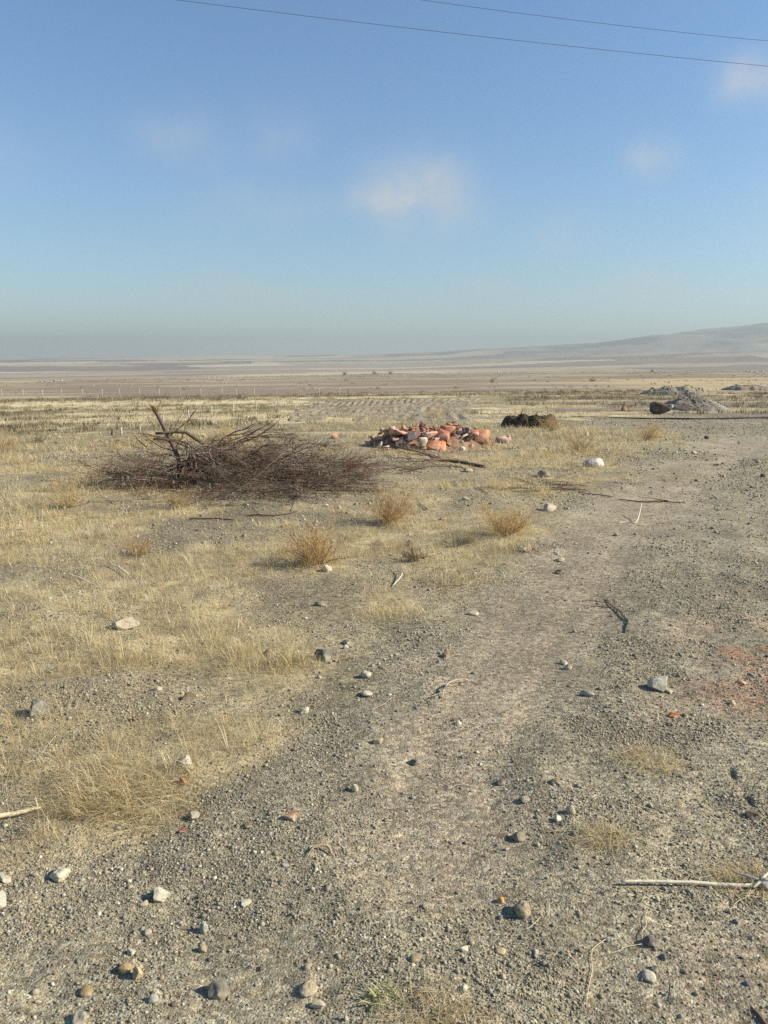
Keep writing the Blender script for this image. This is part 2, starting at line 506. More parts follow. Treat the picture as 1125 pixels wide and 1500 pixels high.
    hillc = mix(C(.25, .225, .17), C(.16, .15, .12), sstep(.4, .65, fbm(fx / 220, fy / 220, 107, 5)))
    farc = mix(farc, hillc, np.clip(sstep(2500, 3600, rr) * sstep(R(6), R(14), az) + .12, 0, .9))
    c = mix(c, farc, sstep(420, 700, rr))
    vall = sstep(380, 480, rr) * (1 - sstep(1000, 1400, rr)) * sstep(R(-14), R(-9), az) * (1 - sstep(R(3), R(8), az))
    c = mix(c, C(.50, .43, .28), vall * .8)
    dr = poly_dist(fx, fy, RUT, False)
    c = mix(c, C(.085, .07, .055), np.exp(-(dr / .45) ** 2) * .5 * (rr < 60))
    # stony shade of the shrubs' own humus is left to real shadow
    grav = np.clip((1 - .55 * np.clip(gd, 0, 1)), .25, 1) * (1 - sstep(30, 60, rr) * .6)
    V = np.stack([fx, fy, Z], 1)
    i = np.arange(nr - 1)[:, None] * na; j = np.arange(na)[None]; k = (j + 1) % na
    Q = np.stack([i + j, i + na + j, i + na + k, i + k], -1).reshape(-1, 4)
    Q = Q[:, ::-1]
    qc = V[Q].mean(1); qr = np.hypot(qc[:, 0], qc[:, 1])
    is_far = qr > 520
    is_track = (tm[Q].mean(1) > .5) & ~is_far
    ctr = np.concatenate([np.arange(na)])
    mat = ground_material('dry_ground')
    def piece(name, sel, fill=False):
        q = Q[sel]
        used = np.unique(q); inv = np.zeros(len(V), np.int32); inv[used] = np.arange(len(used))
        me = make_mesh(name, V[used], [inv[q]], mat, c[used], True, {'grav': grav[used]})
        o = link(name, me); tag(o, kind='structure'); return o
    piece('ground', ~is_far & ~is_track)
    piece('dirt_track', is_track)
    piece('hills', is_far)
build_ground()

# ------------------------------------------------------------------ loose gravel (uncountable)
def scatter_sector(n, r0, r1, half, rng, pw=1.0):
    t = rng.random(n)
    r = np.sqrt(r0 * r0 + (r1 * r1 - r0 * r0) * t ** pw)
    a = rng.uniform(-half, half, n)
    return r * np.sin(a), r * np.cos(a)

OCT_V = np.array([[1, 0, 0], [-1, 0, 0], [0, 1, 0], [0, -1, 0], [0, 0, 1], [0, 0, -1.]])
OCT_T = np.array([[0, 2, 4], [2, 1, 4], [1, 3, 4], [3, 0, 4], [2, 0, 5], [1, 2, 5], [3, 1, 5], [0, 3, 5]])
PEB_PAL = np.array([[.34, .315, .27], [.245, .225, .19], [.44, .41, .35], [.31, .265, .20], [.18, .165, .14], [.37, .325, .245], [.28, .225, .175], [.56, .52, .45], [.26, .25, .235], [.42, .35, .25]])

def random_rots(n, rng):
    q = rng.normal(size=(n, 4)); q /= np.linalg.norm(q, axis=1, keepdims=True)
    w, x, y, z = q.T
    return np.stack([np.stack([1 - 2 * (y * y + z * z), 2 * (x * y - z * w), 2 * (x * z + y * w)], -1),
                     np.stack([2 * (x * y + z * w), 1 - 2 * (x * x + z * z), 2 * (y * z - x * w)], -1),
                     np.stack([2 * (x * z - y * w), 2 * (y * z + x * w), 1 - 2 * (x * x + y * y)], -1)], 1)

def pebbles(x, y, s, shapes, rng, sink=.25):
    n = len(x); z = hfast(x, y)
    Vs, Ts, Cs, off = [], [], [], 0
    which = rng.integers(0, len(shapes), n)
    colr = PEB_PAL[rng.choice(len(PEB_PAL), n, p=[.17, .15, .11, .13, .1, .1, .1, .035, .065, .04])] * rng.uniform(.78, 1.2, (n, 1)) * np.array([.89, .88, .76])
    for k, (bv, bt) in enumerate(shapes):
        m = np.nonzero(which == k)[0]
        if not len(m): continue
        Rm = random_rots(len(m), rng)
        sc = s[m][:, None] * rng.uniform(.65, 1.25, (len(m), 3))
        P = np.einsum('nij,nvj->nvi', Rm, bv[None] * sc[:, None])
        P[:, :, 2] *= .78
        P += np.stack([x[m], y[m], z[m] + s[m] * (.5 - sink)], 1)[:, None]
        nv = len(bv)
        Vs.append(P.reshape(-1, 3)); Ts.append((bt[None] + (np.arange(len(m)) * nv)[:, None, None]).reshape(-1, 3) + off)
        Cs.append(np.repeat(colr[m], nv, 0)); off += len(m) * nv
    return np.vstack(Vs), np.vstack(Ts), np.vstack(Cs)

def build_gravel():
    rng = np.random.default_rng(11)
    oct_ = [(OCT_V * rng.uniform(.6, 1.2, (6, 1)) + rng.normal(0, .12, (6, 3)), OCT_T) for _ in range(14)]
    ico1 = [rock_shape(rng, 1, .7, (2, 2, 2), .1) for _ in range(20)]
    ico2 = [rock_shape(rng, 2, .6, (2, 2, 2), .1) for _ in range(16)]
    out = []
    def layer(n, r0, r1, smin, smax, pw, shapes):
        x, y = scatter_sector(n, r0, r1, R(40), rng)
        tm = track_mask(x, y); ln = lane_mask(x, y); g = grass_density(x, y, tm)
        cl = fbm(x / .35, y / .35, 121, 3)
        w = (.35 + 1.5 * sstep(.35, .68, cl)) * (.45 + .55 * tm) * (1 - .84 * ln * tm) * (1 - .4 * np.clip(g, 0, 1)) * (.45 + 1.0 * sstep(.35, .62, fbm(x / 1.5, y / 1.5, 122, 3)))
        keep = rng.random(n) < w
        x, y = x[keep], y[keep]
        s = smin * (1 - rng.random(len(x)) * (1 - (smin / smax) ** pw)) ** (-1 / pw)
        out.append(pebbles(x, y, s, shapes, rng))
    layer(200000, 1.2, 3.4, .0020, .0055, 2.0, oct_)
    layer(15000, 1.2, 3.6, .0040, .0085, 3.0, ico1)
    layer(300, 1.3, 4.5, .007, .012, 2.8, ico2)
    layer(190000, 3.2, 7, .0030, .0085, 2.2, oct_)
    layer(8000, 3.4, 7.0, .006, .013, 3.1, ico1)
    layer(110000, 6.7, 15, .0055, .017, 2.5, oct_)
    layer(5000, 6.5, 15, .011, .026, 3.0, ico1)
    layer(30000, 13, 32, .014, .04, 2.6, oct_)
    n0 = 0; V, T, C = [], [], []
    for v, t, c in out:
        V.append(v); T.append(t + n0); C.append(c); n0 += len(v)
    me = make_mesh('gravel', np.vstack(V), [np.vstack(T)], attr_material('gravel_stone', .92, (.8, 1.2), 180., bump=0), np.vstack(C), False)
    tag(link('gravel', me), 'loose grey and beige gravel strewn over the bare lot and track', 'gravel', kind='stuff')
build_gravel()

# ------------------------------------------------------------------ dry grass (uncountable)
STRAW = np.array([[.76, .62, .34], [.64, .50, .25], [.80, .70, .44], [.42, .31, .15], [.72, .60, .36], [.38, .32, .18], [.70, .50, .23], [.84, .76, .52]])
def blades(x, y, z, L, w, lean, az, rng, col=None, bend=.5, flat=None):
    """tapered bent strips, five vertices each"""
    n = len(x)
    dx, dy = np.cos(az), np.sin(az)
    ca, sa = np.cos(az + math.pi / 2 + rng.normal(0, .6, n)), np.sin(az + math.pi / 2 + rng.normal(0, .6, n))
    base = np.stack([x, y, z], 1)
    side = np.stack([ca, sa, np.zeros(n)], 1) * (w / 2)[:, None]
    l1 = lean; l2 = np.clip(lean + bend * rng.uniform(.2, 1.2, n), 0, 1.75)
    d1 = np.stack([dx * np.sin(l1), dy * np.sin(l1), np.cos(l1)], 1); d2 = np.stack([dx * np.sin(l2), dy * np.sin(l2), np.cos(l2)], 1)
    m = base + d1 * (L * .5)[:, None]; t = m + d2 * (L * .5)[:, None]
    V = np.stack([base - side, base + side, m - side * .8, m + side * .8, t], 1).reshape(-1, 3)
    o = np.arange(n)[:, None] * 5
    Q = o + np.array([[0, 1, 3, 2]]); T = o + np.array([[2, 3, 4]])
    if col is None:
        col = STRAW[rng.integers(0, len(STRAW), n)] * rng.uniform(.75, 1.12, (n, 1))
    return V, Q, T, np.repeat(col, 5, 0)

def build_grass():
    rng = np.random.default_rng(23)
    V, Q, T, C = [], [], [], []; n0 = 0
    def push(v, q, t, c):
        nonlocal n0
        V.append(v); Q.append(q + n0); T.append(t + n0); C.append(c); n0 += len(v)
    def layer(ntuft, r0, r1, nb, lmin, lmax, w, spread, thresh, half=R(40)):
        x, y = scatter_sector(ntuft, r0, r1, half, rng)
        g = grass_density(x, y)
        keep = rng.random(ntuft) < sstep(thresh, 1.0, g)
        if r0 > 13:
            keep &= rng.random(ntuft) > .85 * sstep(.44, .56, fbm(x / 14, y / 2.2, 97, 4)) * sstep(17, 24, np.hypot(x, y))
        x, y, g = x[keep], y[keep], g[keep]
        n = len(x)
        tint = STRAW[rng.integers(0, len(STRAW), n)]
        hue = fbm(x / 1.2, y / 1.2, 141, 3)
        tint = tint * (1 + (hue - .5)[:, None] * np.array([.3, .1, -.4])) * 1.06
        hs = .55 + .9 * fbm(x / .8, y / .8, 142, 3)
        k = rng.poisson(nb, n) + 2
        idx = np.repeat(np.arange(n), k); m = len(idx)
        rad = rng.random(m) ** .7 * spread * rng.uniform(.5, 1.3, n)[idx]; a = rng.uniform(0, 2 * math.pi, m)
        bx, by = x[idx] + rad * np.cos(a), y[idx] + rad * np.sin(a)
        L = rng.uniform(lmin, lmax, m) * hs[idx] * (.5 + .6 * np.clip(g, 0, 1))[idx]
        lean = np.clip(np.abs(rng.normal(.45, .5, m)) + .5 * rad / spread, 0, 1.5)
        az = a + rng.normal(0, .9, m)
        col = .45 * tint[idx] + .55 * STRAW[rng.integers(0, len(STRAW), m)]
        col = col * rng.uniform(.55, 1.15, (m, 1))
        push(*blades(bx, by, hfast(bx, by) - .004, L, w * rng.uniform(.6, 1.4, m), lean, az, rng, col))
    def litter(n, r0, r1, lmin, lmax, w, base):
        x, y = scatter_sector(n, r0, r1, R(40), rng)
        g = grass_density(x, y)
        keep = rng.random(n) < np.clip(g + base, 0, 1)
        x, y = x[keep], y[keep]; m = len(x)
        push(*blades(x, y, hfast(x, y) + rng.uniform(.001, .012, m), rng.uniform(lmin, lmax, m), w * rng.uniform(.6, 1.4, m), rng.uniform(1.2, 1.56, m), rng.uniform(0, 6.28, m), rng, bend=.12))
    layer(4300, 1.5, 4.2, 15, .03, .085, .0011, .05, .25)
    layer(6600, 4.0, 7.5, 14, .04, .11, .0017, .07, .24)
    layer(13500, 7.3, 14, 12, .05, .13, .003, .10, .19)
    layer(18000, 13.5, 26, 9, .08, .2, .006, .16, .08)
    layer(20000, 25, 70, 6, .10, .24, .014, .35, .05)
    layer(1500, 1.7, 9.0, 34, .07, .17, .0016, .045, .35)        # distinct clumps
    layer(900, 8.5, 15, 30, .10, .22, .003, .07, .3)
    def stalks(n, r0, r1, w):                                     # single tall seed stalks
        x, y = scatter_sector(n, r0, r1, R(40), rng)
        keep = rng.random(n) < np.clip(grass_density(x, y), 0, 1)
        x, y = x[keep], y[keep]; m = len(x); L = rng.uniform(.14, .32, m); lean = np.abs(rng.normal(.35, .35, m)); az = rng.uniform(0, 6.28, m)
        z = hfast(x, y); col = STRAW[rng.integers(0, len(STRAW), m)] * rng.uniform(.6, 1.05, (m, 1))
        push(*blades(x, y, z, L, np.full(m, w), lean, az, rng, col, .15))
        tx, ty, tz = x + np.cos(az) * np.sin(lean) * L * .82, y + np.sin(az) * np.sin(lean) * L * .82, z + np.cos(lean) * L * .82
        for k in range(3):
            push(*blades(tx, ty, tz - k * .012, rng.uniform(.03, .05, m), np.full(m, w * 2.2), np.clip(lean + rng.normal(0, .4, m), 0, 1.5), az + rng.normal(0, 1.2, m), rng, col * .9, .3))
    stalks(1300, 1.8, 7, .0010); stalks(2600, 7, 15, .0022)
    litter(5500, 1.3, 4.5, .03, .12, .0013, .035)
    litter(9000, 4.0, 8.5, .04, .14, .002, .04)
    litter(9000, 8.0, 14, .06, .18, .0035, .06)
    me = make_mesh('grass', np.vstack(V), [np.vstack(Q), np.vstack(T)], attr_material('straw', .8, (.9, 1.1), 8., translucent=.38), np.vstack(C), False)
    tag(link('grass', me), 'short straw coloured dry grass growing in patches over the lot', 'grass', kind='stuff')
build_grass()

def build_scrub():
    """the low olive brown scrub that bands the field beyond the brush pile"""
    rng = np.random.default_rng(31)
    n = 15000
    x, y = scatter_sector(n, 22, 78, R(38), rng, .9)
    band = fbm(x / 14, y / 2.2, 97, 4)
    az = np.arctan2(x, y); r = np.hypot(x, y)
    w = sstep(.44, .60, band) * (1 - track_mask(x, y))
    w = w * np.where(az > R(-7), np.where(az > R(9), .8 * sstep(33, 40, r), sstep(48, 60, r) * .6), 1)
    w = np.where((az > R(-8)) & (az < R(9)) & (r < 58), w * .12, w)
    keep = rng.random(n) < np.maximum(w, np.where(az < R(-3), .16, .03) * (1 - track_mask(x, y)))
    x, y = x[keep], y[keep]; n = len(x)
    r = np.hypot(x, y)
    PAL = np.array([[.17, .14, .08], [.24, .20, .115], [.30, .25, .15], [.14, .12, .075], [.36, .30, .18]])
    tint = PAL[rng.integers(0, 5, n)] * rng.uniform(.8, 1.2, (n, 1))
    size = rng.uniform(.10, .30, n)
    k = rng.integers(14, 30, n); idx = np.repeat(np.arange(n), k); m = len(idx)
    a = rng.uniform(0, 6.283, m); rad = np.sqrt(rng.random(m)) * size[idx] * 1.4
    bx, by = x[idx] + rad * np.cos(a), y[idx] + rad * np.sin(a) * .8
    V, Q, T, C = blades(bx, by, hfast(bx, by) - .02, size[idx] * rng.uniform(.5, 1.3, m), .02 * rng.uniform(.6, 1.5, m), np.abs(rng.normal(.3, .4, m)), a, rng, tint[idx] * rng.uniform(.75, 1.2, (m, 1)))
    me = make_mesh('undergrowth', V, [Q, T], attr_material('scrub_leaf', .85, (.9, 1.1), 8., translucent=.2), C, False)
    tag(link('undergrowth', me), 'low olive brown scrub in bands across the far field', 'scrub', kind='stuff')
    # sparse dots of scrub over the plateau
    n = 3800
    x, y = scatter_sector(n, 74, 330, R(38), rng, .8)
    keep = rng.random(n) < sstep(.4, .65, fbm(x / 18, y / 7, 151, 3)); x, y = x[keep], y[keep]; n = len(x)
    size = rng.uniform(.12, .4, n); k = 12; idx = np.repeat(np.arange(n), k); m = len(idx)
    a = rng.uniform(0, 6.283, m); rad = np.sqrt(rng.random(m)) * size[idx] * 1.5
    bx, by = x[idx] + rad * np.cos(a), y[idx] + rad * np.sin(a)
    tint = PAL[rng.integers(0, 5, n)]
    V, Q, T, C = blades(bx, by, hfast(bx, by) - .03, size[idx] * rng.uniform(.5, 1.2, m), .06 * rng.uniform(.6, 1.5, m), np.abs(rng.normal(.3, .4, m)), a, rng, tint[idx] * rng.uniform(.8, 1.2, (m, 1)))
    me = make_mesh('vegetation', V, [Q, T], bpy.data.materials['scrub_leaf'], C, False)
    tag(link('vegetation', me), 'sparse dark tufts dotting the bare plateau up to its crest', 'scrub', kind='stuff')
build_scrub()

# ------------------------------------------------------------------ ploughed plot
def build_field():
    corners = pts([(388, 624), (722, 622), (706, 584), (452, 585)])
    nx, ny = 620, 260
    s, t = np.meshgrid(np.linspace(0, 1, nx), np.linspace(0, 1, ny))
    a, b, c_, d = corners
    P = (a[None, None] * (1 - s)[..., None] + b * s[..., None]) * (1 - t)[..., None] + (d * (1 - s)[..., None] + c_ * s[..., None]) * t[..., None]
    x, y = P[..., 0].ravel(), P[..., 1].ravel()
    s, t = s.ravel(), t.ravel()
    e = np.minimum(np.minimum(s, 1 - s) * 5.5, np.minimum(t, 1 - t) * 5) + (fbm(x / 2.2, y / 3.0, 163, 4) - .5) * 1.9
    edge = sstep(-.05, .9, e)
    # furrows run away from the viewer and swing round at the far right corner
    ang = R(6) + .9 * sstep(.55, 1.0, s) * (t - .2)
    acr = x * math.cos(R(7)) - y * math.sin(R(7)) - 1.2 * sstep(.5, 1.0, s) * (t - .5) ** 2 * 4
    fur = np.sin((acr / .40 + (fbm(x / 3, y / 14, 161, 2) - .5) * .9) * 2 * math.pi)
    clod = fbm(x / .45, y / .45, 162, 3) - .5
    z = hfast(x, y) + edge * (.05 + .024 * fur * sstep(.25, .6, fbm(x / 1.5, y / 4, 165, 3)) + .07 * (fbm(x / .16, y / .3, 162, 3) - .5)) - (1 - sstep(0, .5, edge)) * .25
    V = np.stack([x, y, z], 1)
    col = np.array([[.255, .215, .145]]) + (clod[:, None] * .14 + .015 * fur[:, None]) * np.array([[1, .9, .7]])
    i = np.arange(ny - 1)[:, None] * nx; j = np.arange(nx - 1)[None]
    Q = np.stack([i + j, i + j + 1, i + nx + j + 1, i + nx + j], -1).reshape(-1, 4)
    me = make_mesh('field', V, [Q], bpy.data.materials['dry_ground'], np.clip(col, .05, 1), True, {'grav': np.full(len(V), .3)})
    tag(link('field', me), kind='structure')
build_field()

# ------------------------------------------------------------------ stones
def stone(name, u, v, wpx, hpx, col, label, cat='stone', angular=.5, seed=0, depth=1.0, sink=.42, group=None, sub=3, yaw=0., spots=(.36, .31, .225), tilt=0.):
    """one stone: u, v is the foot of the stone in the photograph, wpx x hpx its size there"""
    rng = np.random.default_rng(1000 + seed + int(u * 7 + v * 13)); col = tuple(np.array(col) * np.array([1.04, .97, .78]))
    p, dist, dep = gp(u, v)
    W = .9 * wpx * dep / F
    pit = math.asin(min(.99, (CAMZ - p[2]) / dist))
    app = .9 * hpx * dep / F                      # what its outline spans on the sight line
    Hh = (app - .8 * W * depth * math.sin(pit)) / math.cos(pit)
    if Hh < .34 * W:
        Hh = .34 * W; depth = min(max((app - Hh * math.cos(pit)) / (.8 * math.sin(pit) * W), .5), 1.2)
    dims = (W, W * depth, Hh * (1 + sink))
    V, T = rock_shape(rng, sub, angular, dims, .085)
    V = rot_z(V, yaw)
    p = p + np.array([p[0], p[1], 0]) / max(np.hypot(p[0], p[1]), 1e-6) * W * depth * .35
    p[2] = hfast(p[:1], p[1:2])[0]
    V[:, 2] += Hh * (1 + sink) / 2 - Hh * sink
    me = make_mesh(name, V, [T], rock_material(col, min(max(.9 / max(W, .01), 6), 60), spots), None, angular < .35)
    if angular >= .35:
        me.polygons.foreach_set('use_smooth', np.ones(len(me.polygons), bool))
        try: me.set_sharp_from_angle(angle=R(32))
        except Exception: pass
    o = link(name, me, p)
    return tag(o, label, cat, group)

PALE = (.47, .44, .37); WHITE = (.57, .54, .47); GREY = (.33, .315, .29); DGREY = (.17, .165, .16); BROWN = (.25, .185, .13)
REDB = (.26, .15, .10); TAN = (.42, .35, .25); BLUE = (.30, .31, .31); ORANGE = (.48, .20, .09); PURPLE = (.17, .145, .15); BEIGE = (.45, .40, .32)
STONES = [
    (273, 1126, 32, 24, WHITE, .6, 'off-white lumpy stone touching the edge of the big straw tuft'),
    (271, 1151, 16, 18, REDB, .8, 'small rust brown chip just below the off-white lumpy stone'),
    (285, 1201, 19, 17, GREY, .5, 'brownish grey upright stone casting a dark shadow on gravel below the straw tuft'),
    (268, 1220, 14, 9, (.24, .10, .07), .7, 'dark red brick chip lying just under the brownish grey upright stone'),
    (425, 1202, 24, 18, (.33, .22, .17), .8, 'flat reddish stone alone on the grey gravel lane'),
    (363, 1214, 16, 12, (.16, .13, .10), .6, 'dark brown crumbly stone to one side of the flat reddish stone'),
    (88, 1290, 34, 27, WHITE, .5, 'broad white stone set in gravel near the corner with two half hidden slabs'),
    (7, 1292, 26, 12, WHITE, .7, 'half hidden white slab cut by the picture edge, above a grey one'),
    (2, 1330, 18, 30, (.42, .42, .41), .6, 'half hidden pale grey slab cut by the picture edge, below a white one'),
    (235, 1321, 30, 28, (.43, .44, .40), .7, 'greenish grey pointed stone with a strong dark shadow on the open gravel'),
    (210, 1329, 17, 11, BEIGE, .5, 'small flat beige stone leaning at the foot of the greenish grey pointed stone'),
    (361, 1327, 17, 13, (.50, .49, .44), .6, 'pale blocky stone alone on fine gravel above the bluish oval stone'),
    (299, 1367, 14, 21, BLUE, .3, 'bluish grey oval stone standing on its narrow end'),
    (297, 1396, 15, 15, (.29, .25, .22), .6, 'purplish brown stone directly below the bluish oval stone'),
    (193, 1400, 15, 15, (.40, .41, .35), .5, 'pale green-grey stone above the pair of tan brown stones'),
    (185, 1427, 21, 21, (.33, .25, .16), .4, 'rounded tan brown stone leaning on a flatter buff one'),
    (201, 1434, 19, 24, (.42, .35, .25), .6, 'flat buff stone slab leaning beside the rounded tan brown stone'),
    (127, 1459, 24, 18, (.30, .235, .13), .2, 'round mustard brown pebble on gravel near the bottom corner'),
    (117, 1500, 26, 24, GREY, .5, 'squarish grey stone with long shadow at the very bottom edge'),
    (321, 1463, 36, 34, (.20, .185, .17), .9, 'flat dark grey shard wider than any stone around it'),
    (225, 1469, 17, 16, (.34, .36, .35), .3, 'blue-grey smooth pebble between the mustard pebble and the dark shard'),
    (452, 1460, 31, 25, (.42, .37, .28), .15, 'smooth beige oval cobble near the yellow-green weed'),
    (466, 1477, 27, 13, (.52, .46, .38), .8, 'thin pale sliver of stone below the smooth beige cobble'),
    (520, 1160, 11, 14, PALE, .3, 'small upright cream pebble alone on the lane'),
    (765, 1344, 27, 29, (.29, .255, .20), .12, 'large smooth brown egg-shaped cobble on the gravel'),
    (734, 1323, 11, 12, (.45, .27, .12), .3, 'small orange pebble beside the egg-shaped cobble'),
    (733, 1398, 19, 14, (.46, .39, .26), .3, 'yellowish tan pebble below the egg-shaped cobble'),
    (609, 1409, 26, 14, (.27, .235, .17), .3, 'flat olive brown stone half sunk in gravel'),
    (679, 1454, 13, 14, (.56, .51, .42), .4, 'cream pebble low on the gravel near scattered straw'),
    (680, 1395, 14, 12, (.58, .55, .47), .6, 'bright cream angular pebble uphill of the other cream pebble'),
    (953, 1387, 27, 20, PURPLE, .25, 'dark purple grey rounded stone with a straw stem touching it'),
    (950, 1438, 22, 19, (.48, .47, .43), .15, 'pale grey oval cobble below the dark purple grey stone'),
    (958, 1422, 10, 12, (.58, .56, .50), .7, 'little white chip resting above the pale grey oval cobble'),
    (836, 1193, 15, 17, (.38, .36, .30), .3, 'grey upright pebble with white chips at its foot'),
    (816, 1205, 12, 13, (.52, .52, .50), .7, 'white chip at the foot of the grey upright pebble'),
    (760, 1233, 21, 19, (.24, .215, .185), .5, 'brown-grey sunken stone on gravel above the orange pebble'),
    (733, 1150, 19, 12, (.16, .155, .155), .4, 'charcoal stone on the open gravel lane beside a purple-brown one'),
    (813, 1150, 20, 13, (.21, .18, .13), .4, 'olive dark brown sunken stone between patches of straw'),
    (769, 1176, 17, 13, (.33, .28, .25), .6, 'flat pinkish grey stone below the charcoal stone'),
    (1103, 1200, 26, 15, (.15, .12, .10), .6, 'dark chocolate stone at the end of the crack in the soil'),
    (938, 1174, 0, 0, PALE, .5, ''),
    (962, 1012, 32, 29, (.47, .47, .43), 1.0, 'pale grey squared concrete lump with a strong dark shadow on the track'),
    (978, 1015, 15, 10, (.33, .31, .27), .6, 'small grey stone touching the squared concrete lump'),
    (477, 967, 30, 24, (.15, .15, .15), .6, 'dark charcoal rock at the grass edge with a pale chip by it'),
    (508, 945, 18, 12, (.22, .205, .19), .6, 'small dark grey rock just behind the charcoal rock'),
    (506, 951, 9, 9, WHITE, .5, 'white chip wedged between the two dark rocks'),
    (693, 902, 22, 9, (.50, .47, .41), .6, 'flat cream stone on the track edge downhill of the grass'),
    (653, 964, 15, 13, (.24, .18, .14), .7, 'reddish dark brown stone alone at the lane margin'),
    (826, 974, 13, 10, (.38, .36, .33), .5, 'grey stone of a close pair in the middle of the track'),
    (832, 981, 12, 11, (.46, .44, .39), .5, 'paler stone of the close pair in the middle of the track'),
    (860, 1020, 25, 12, (.34, .35, .34), .5, 'flat slate grey stone on the track across from the concrete lump'),
    (537, 993, 17, 15, (.47, .44, .41), .4, 'pale pinkish sunken stone, upper of two at the lane edge'),
    (537, 1021, 21, 15, (.41, .40, .39), .5, 'pale grey sunken stone, lower of two at the lane edge'),
    (553, 1090, 17, 14, (.42, .38, .31), .6, 'buff block with dark crumbs on its left side on open gravel'),
    (671, 1062, 12, 10, (.54, .52, .47), .5, 'small white pebble below the curled thin twig'),
    (607, 1122, 15, 14, (.16, .16, .15), .5, 'blackish pebble alone on the smooth lane'),
    (986, 1051, 19, 9, (.42, .15, .07), 1.0, 'orange-red brick fragment lying in straw below the concrete lump'),
    (1086, 1002, 16, 8, (.55, .33, .22), .8, 'pale terracotta fragment at the edge of the red brick dust'),
    (1073, 1033, 10, 10, (.48, .41, .33), .7, 'buff triangular chip below the pale terracotta fragment'),
    (765, 809, 27, 11, WHITE, .7, 'flat bright white stone where grass meets the track'),
    (820, 823, 16, 8, (.47, .43, .38), .6, 'buff flat stone on the track just beyond a dark one'),
    (818, 841, 11, 9, (.15, .13, .11), .6, 'small dark brown stone on the track below the buff flat one'),
    (480, 838, 15, 13, WHITE, .4, 'white round stone at the foot of the ochre shrub'),
    (185, 923, 46, 22, (.50, .46, .38), .6, 'broad pale beige rock half buried in grass'),
    (404, 977, 28, 15, (.45, .38, .26), .3, 'tan rock half buried beside a straw tuft'),
    (392, 962, 18, 15, (.29, .18, .12), .6, 'rusty brown stone just behind the tan half buried rock'),
    (57, 1048, 40, 32, (.24, .235, .225), .9, 'broad flat dark grey slab sunk in the grassy soil'),
    (446, 1045, 16, 14, WHITE, .5, 'white stone by itself at the grass margin of the lane'),
    (231, 1012, 15, 10, (.50, .46, .37), .4, 'beige oval pebble in the bare strip between grasses'),
    (204, 1056, 25, 10, (.13, .11, .09), .8, 'dark brown flake stone in the bare strip above the straw tuft'),
    (275, 1026, 20, 15, (.14, .115, .09), .8, 'dark jagged stone in the bare strip near the beige pebble'),
    (870, 684, 41, 15, (.47, .475, .54), .5, 'long white boulder at the verge of the track, bigger than the stones around it'),
    (797, 699, 24, 13, (.24, .20, .165), .5, 'dark brown half buried rock a little below the long white boulder'),
    (804, 749, 24, 15, (.50, .46, .43), .7, 'pale pointed rock on the lot just beneath the twig bundle'),
    (677, 660, 10, 8, WHITE, .3, 'white ball-like stone lying at the right foot of the rubble heap'),
    (685, 692, 16, 8, (.48, .45, .38), .5, 'pale flat stone under the thick fallen branch'),
    (1016, 665, 10, 5, WHITE, .5, 'small white stone on the verge beyond the long white boulder'),
    (477, 742, 9, 5, WHITE, .6, 'white chip on gravel in front of the brush pile, flatter of two'),
    (497, 745, 5, 6, WHITE, .6, 'white chip on gravel in front of the brush pile, taller of two'),
    (682, 733, 12, 7, (.50, .46, .41), .5, 'pale flat stone on bare gravel between two tan shrubs'),
    (649, 762, 14, 7, (.36, .21, .15), .8, 'rusty pink stone on bare gravel below the pale flat stone'),
    (78, 711, 12, 7, ORANGE, .8, 'orange brick fragment lying in grass at the far end of the brush pile'),
    (470, 888, 22, 8, (.25, .225, .20), .6, 'grey brown flat rock at the gravelly edge above the charcoal rock'),
    (520, 700, 0, 0, PALE, .5, ''),
]
for k, (u, v, w, h, c, a, lab) in enumerate(STONES):
    if w:
        name = 'brick_fragment' if 'brick' in lab or 'terracotta' in lab else ('boulder' if 'boulder' in lab else 'stone')
        stone(name, u, v, w, h, c, lab, name.replace('_', ' '), a, k, depth=.8 + .4 * ((k * 37) % 10) / 10, yaw=((k * 53) % 60 - 30) / 40, sub=4 if w > 24 else 3)

# medium pebbles that nothing tells apart: three kinds, each with its own label
def build_pebbles():
    rng = np.random.default_rng(77)
    kinds = [((.30, .285, .26), 'small grey loose pebble on the open gravel', 'small grey pebbles'), ((.50, .47, .42), 'small pale cream loose pebble on the open gravel', 'small pale pebbles'),
             ((.25, .20, .15), 'small brown loose pebble on the open gravel', 'small brown pebbles')]
    for kx, (col, lab, grp) in enumerate(kinds):
        protos = []
        for s in range(6):
            V, T = rock_shape(rng, 2, rng.uniform(.25, .9), (2, rng.uniform(1.4, 2.2), rng.uniform(1.1, 1.7)), .06)
            protos.append(make_mesh('pebble', V, [T], rock_material(col, 2.2), None, True))
        n = 0
        while n < (70, 55, 50)[kx]:
            x, y = scatter_sector(1, 1.7, 7.5, R(29), rng)
            if rng.random() > (.25 + .75 * track_mask(x, y)[0]) * (1 - .6 * lane_mask(x, y)[0]): continue
            rr = math.hypot(x[0], y[0])
            s = rng.uniform(.005, .0095) * (1 + rr * .06)
            o = link('pebble', protos[n % 6], (x[0], y[0], hfast(x, y)[0] + s * .25))
            o.rotation_euler = (rng.uniform(-.3, .3), rng.uniform(-.3, .3), rng.uniform(0, 6.28)); o.scale = (s, s * rng.uniform(.8, 1.1), s * rng.uniform(.8, 1.1))
            tag(o, lab, 'pebble', grp); n += 1
build_pebbles()

# ------------------------------------------------------------------ branches
BARK = np.array([.112, .076, .053]); BARKG = np.array([.24, .195, .145]); BARKR = np.array([.155, .086, .056]); OLIVE = np.array([.13, .108, .066]); BLEACH = np.array([.50, .44, .36])

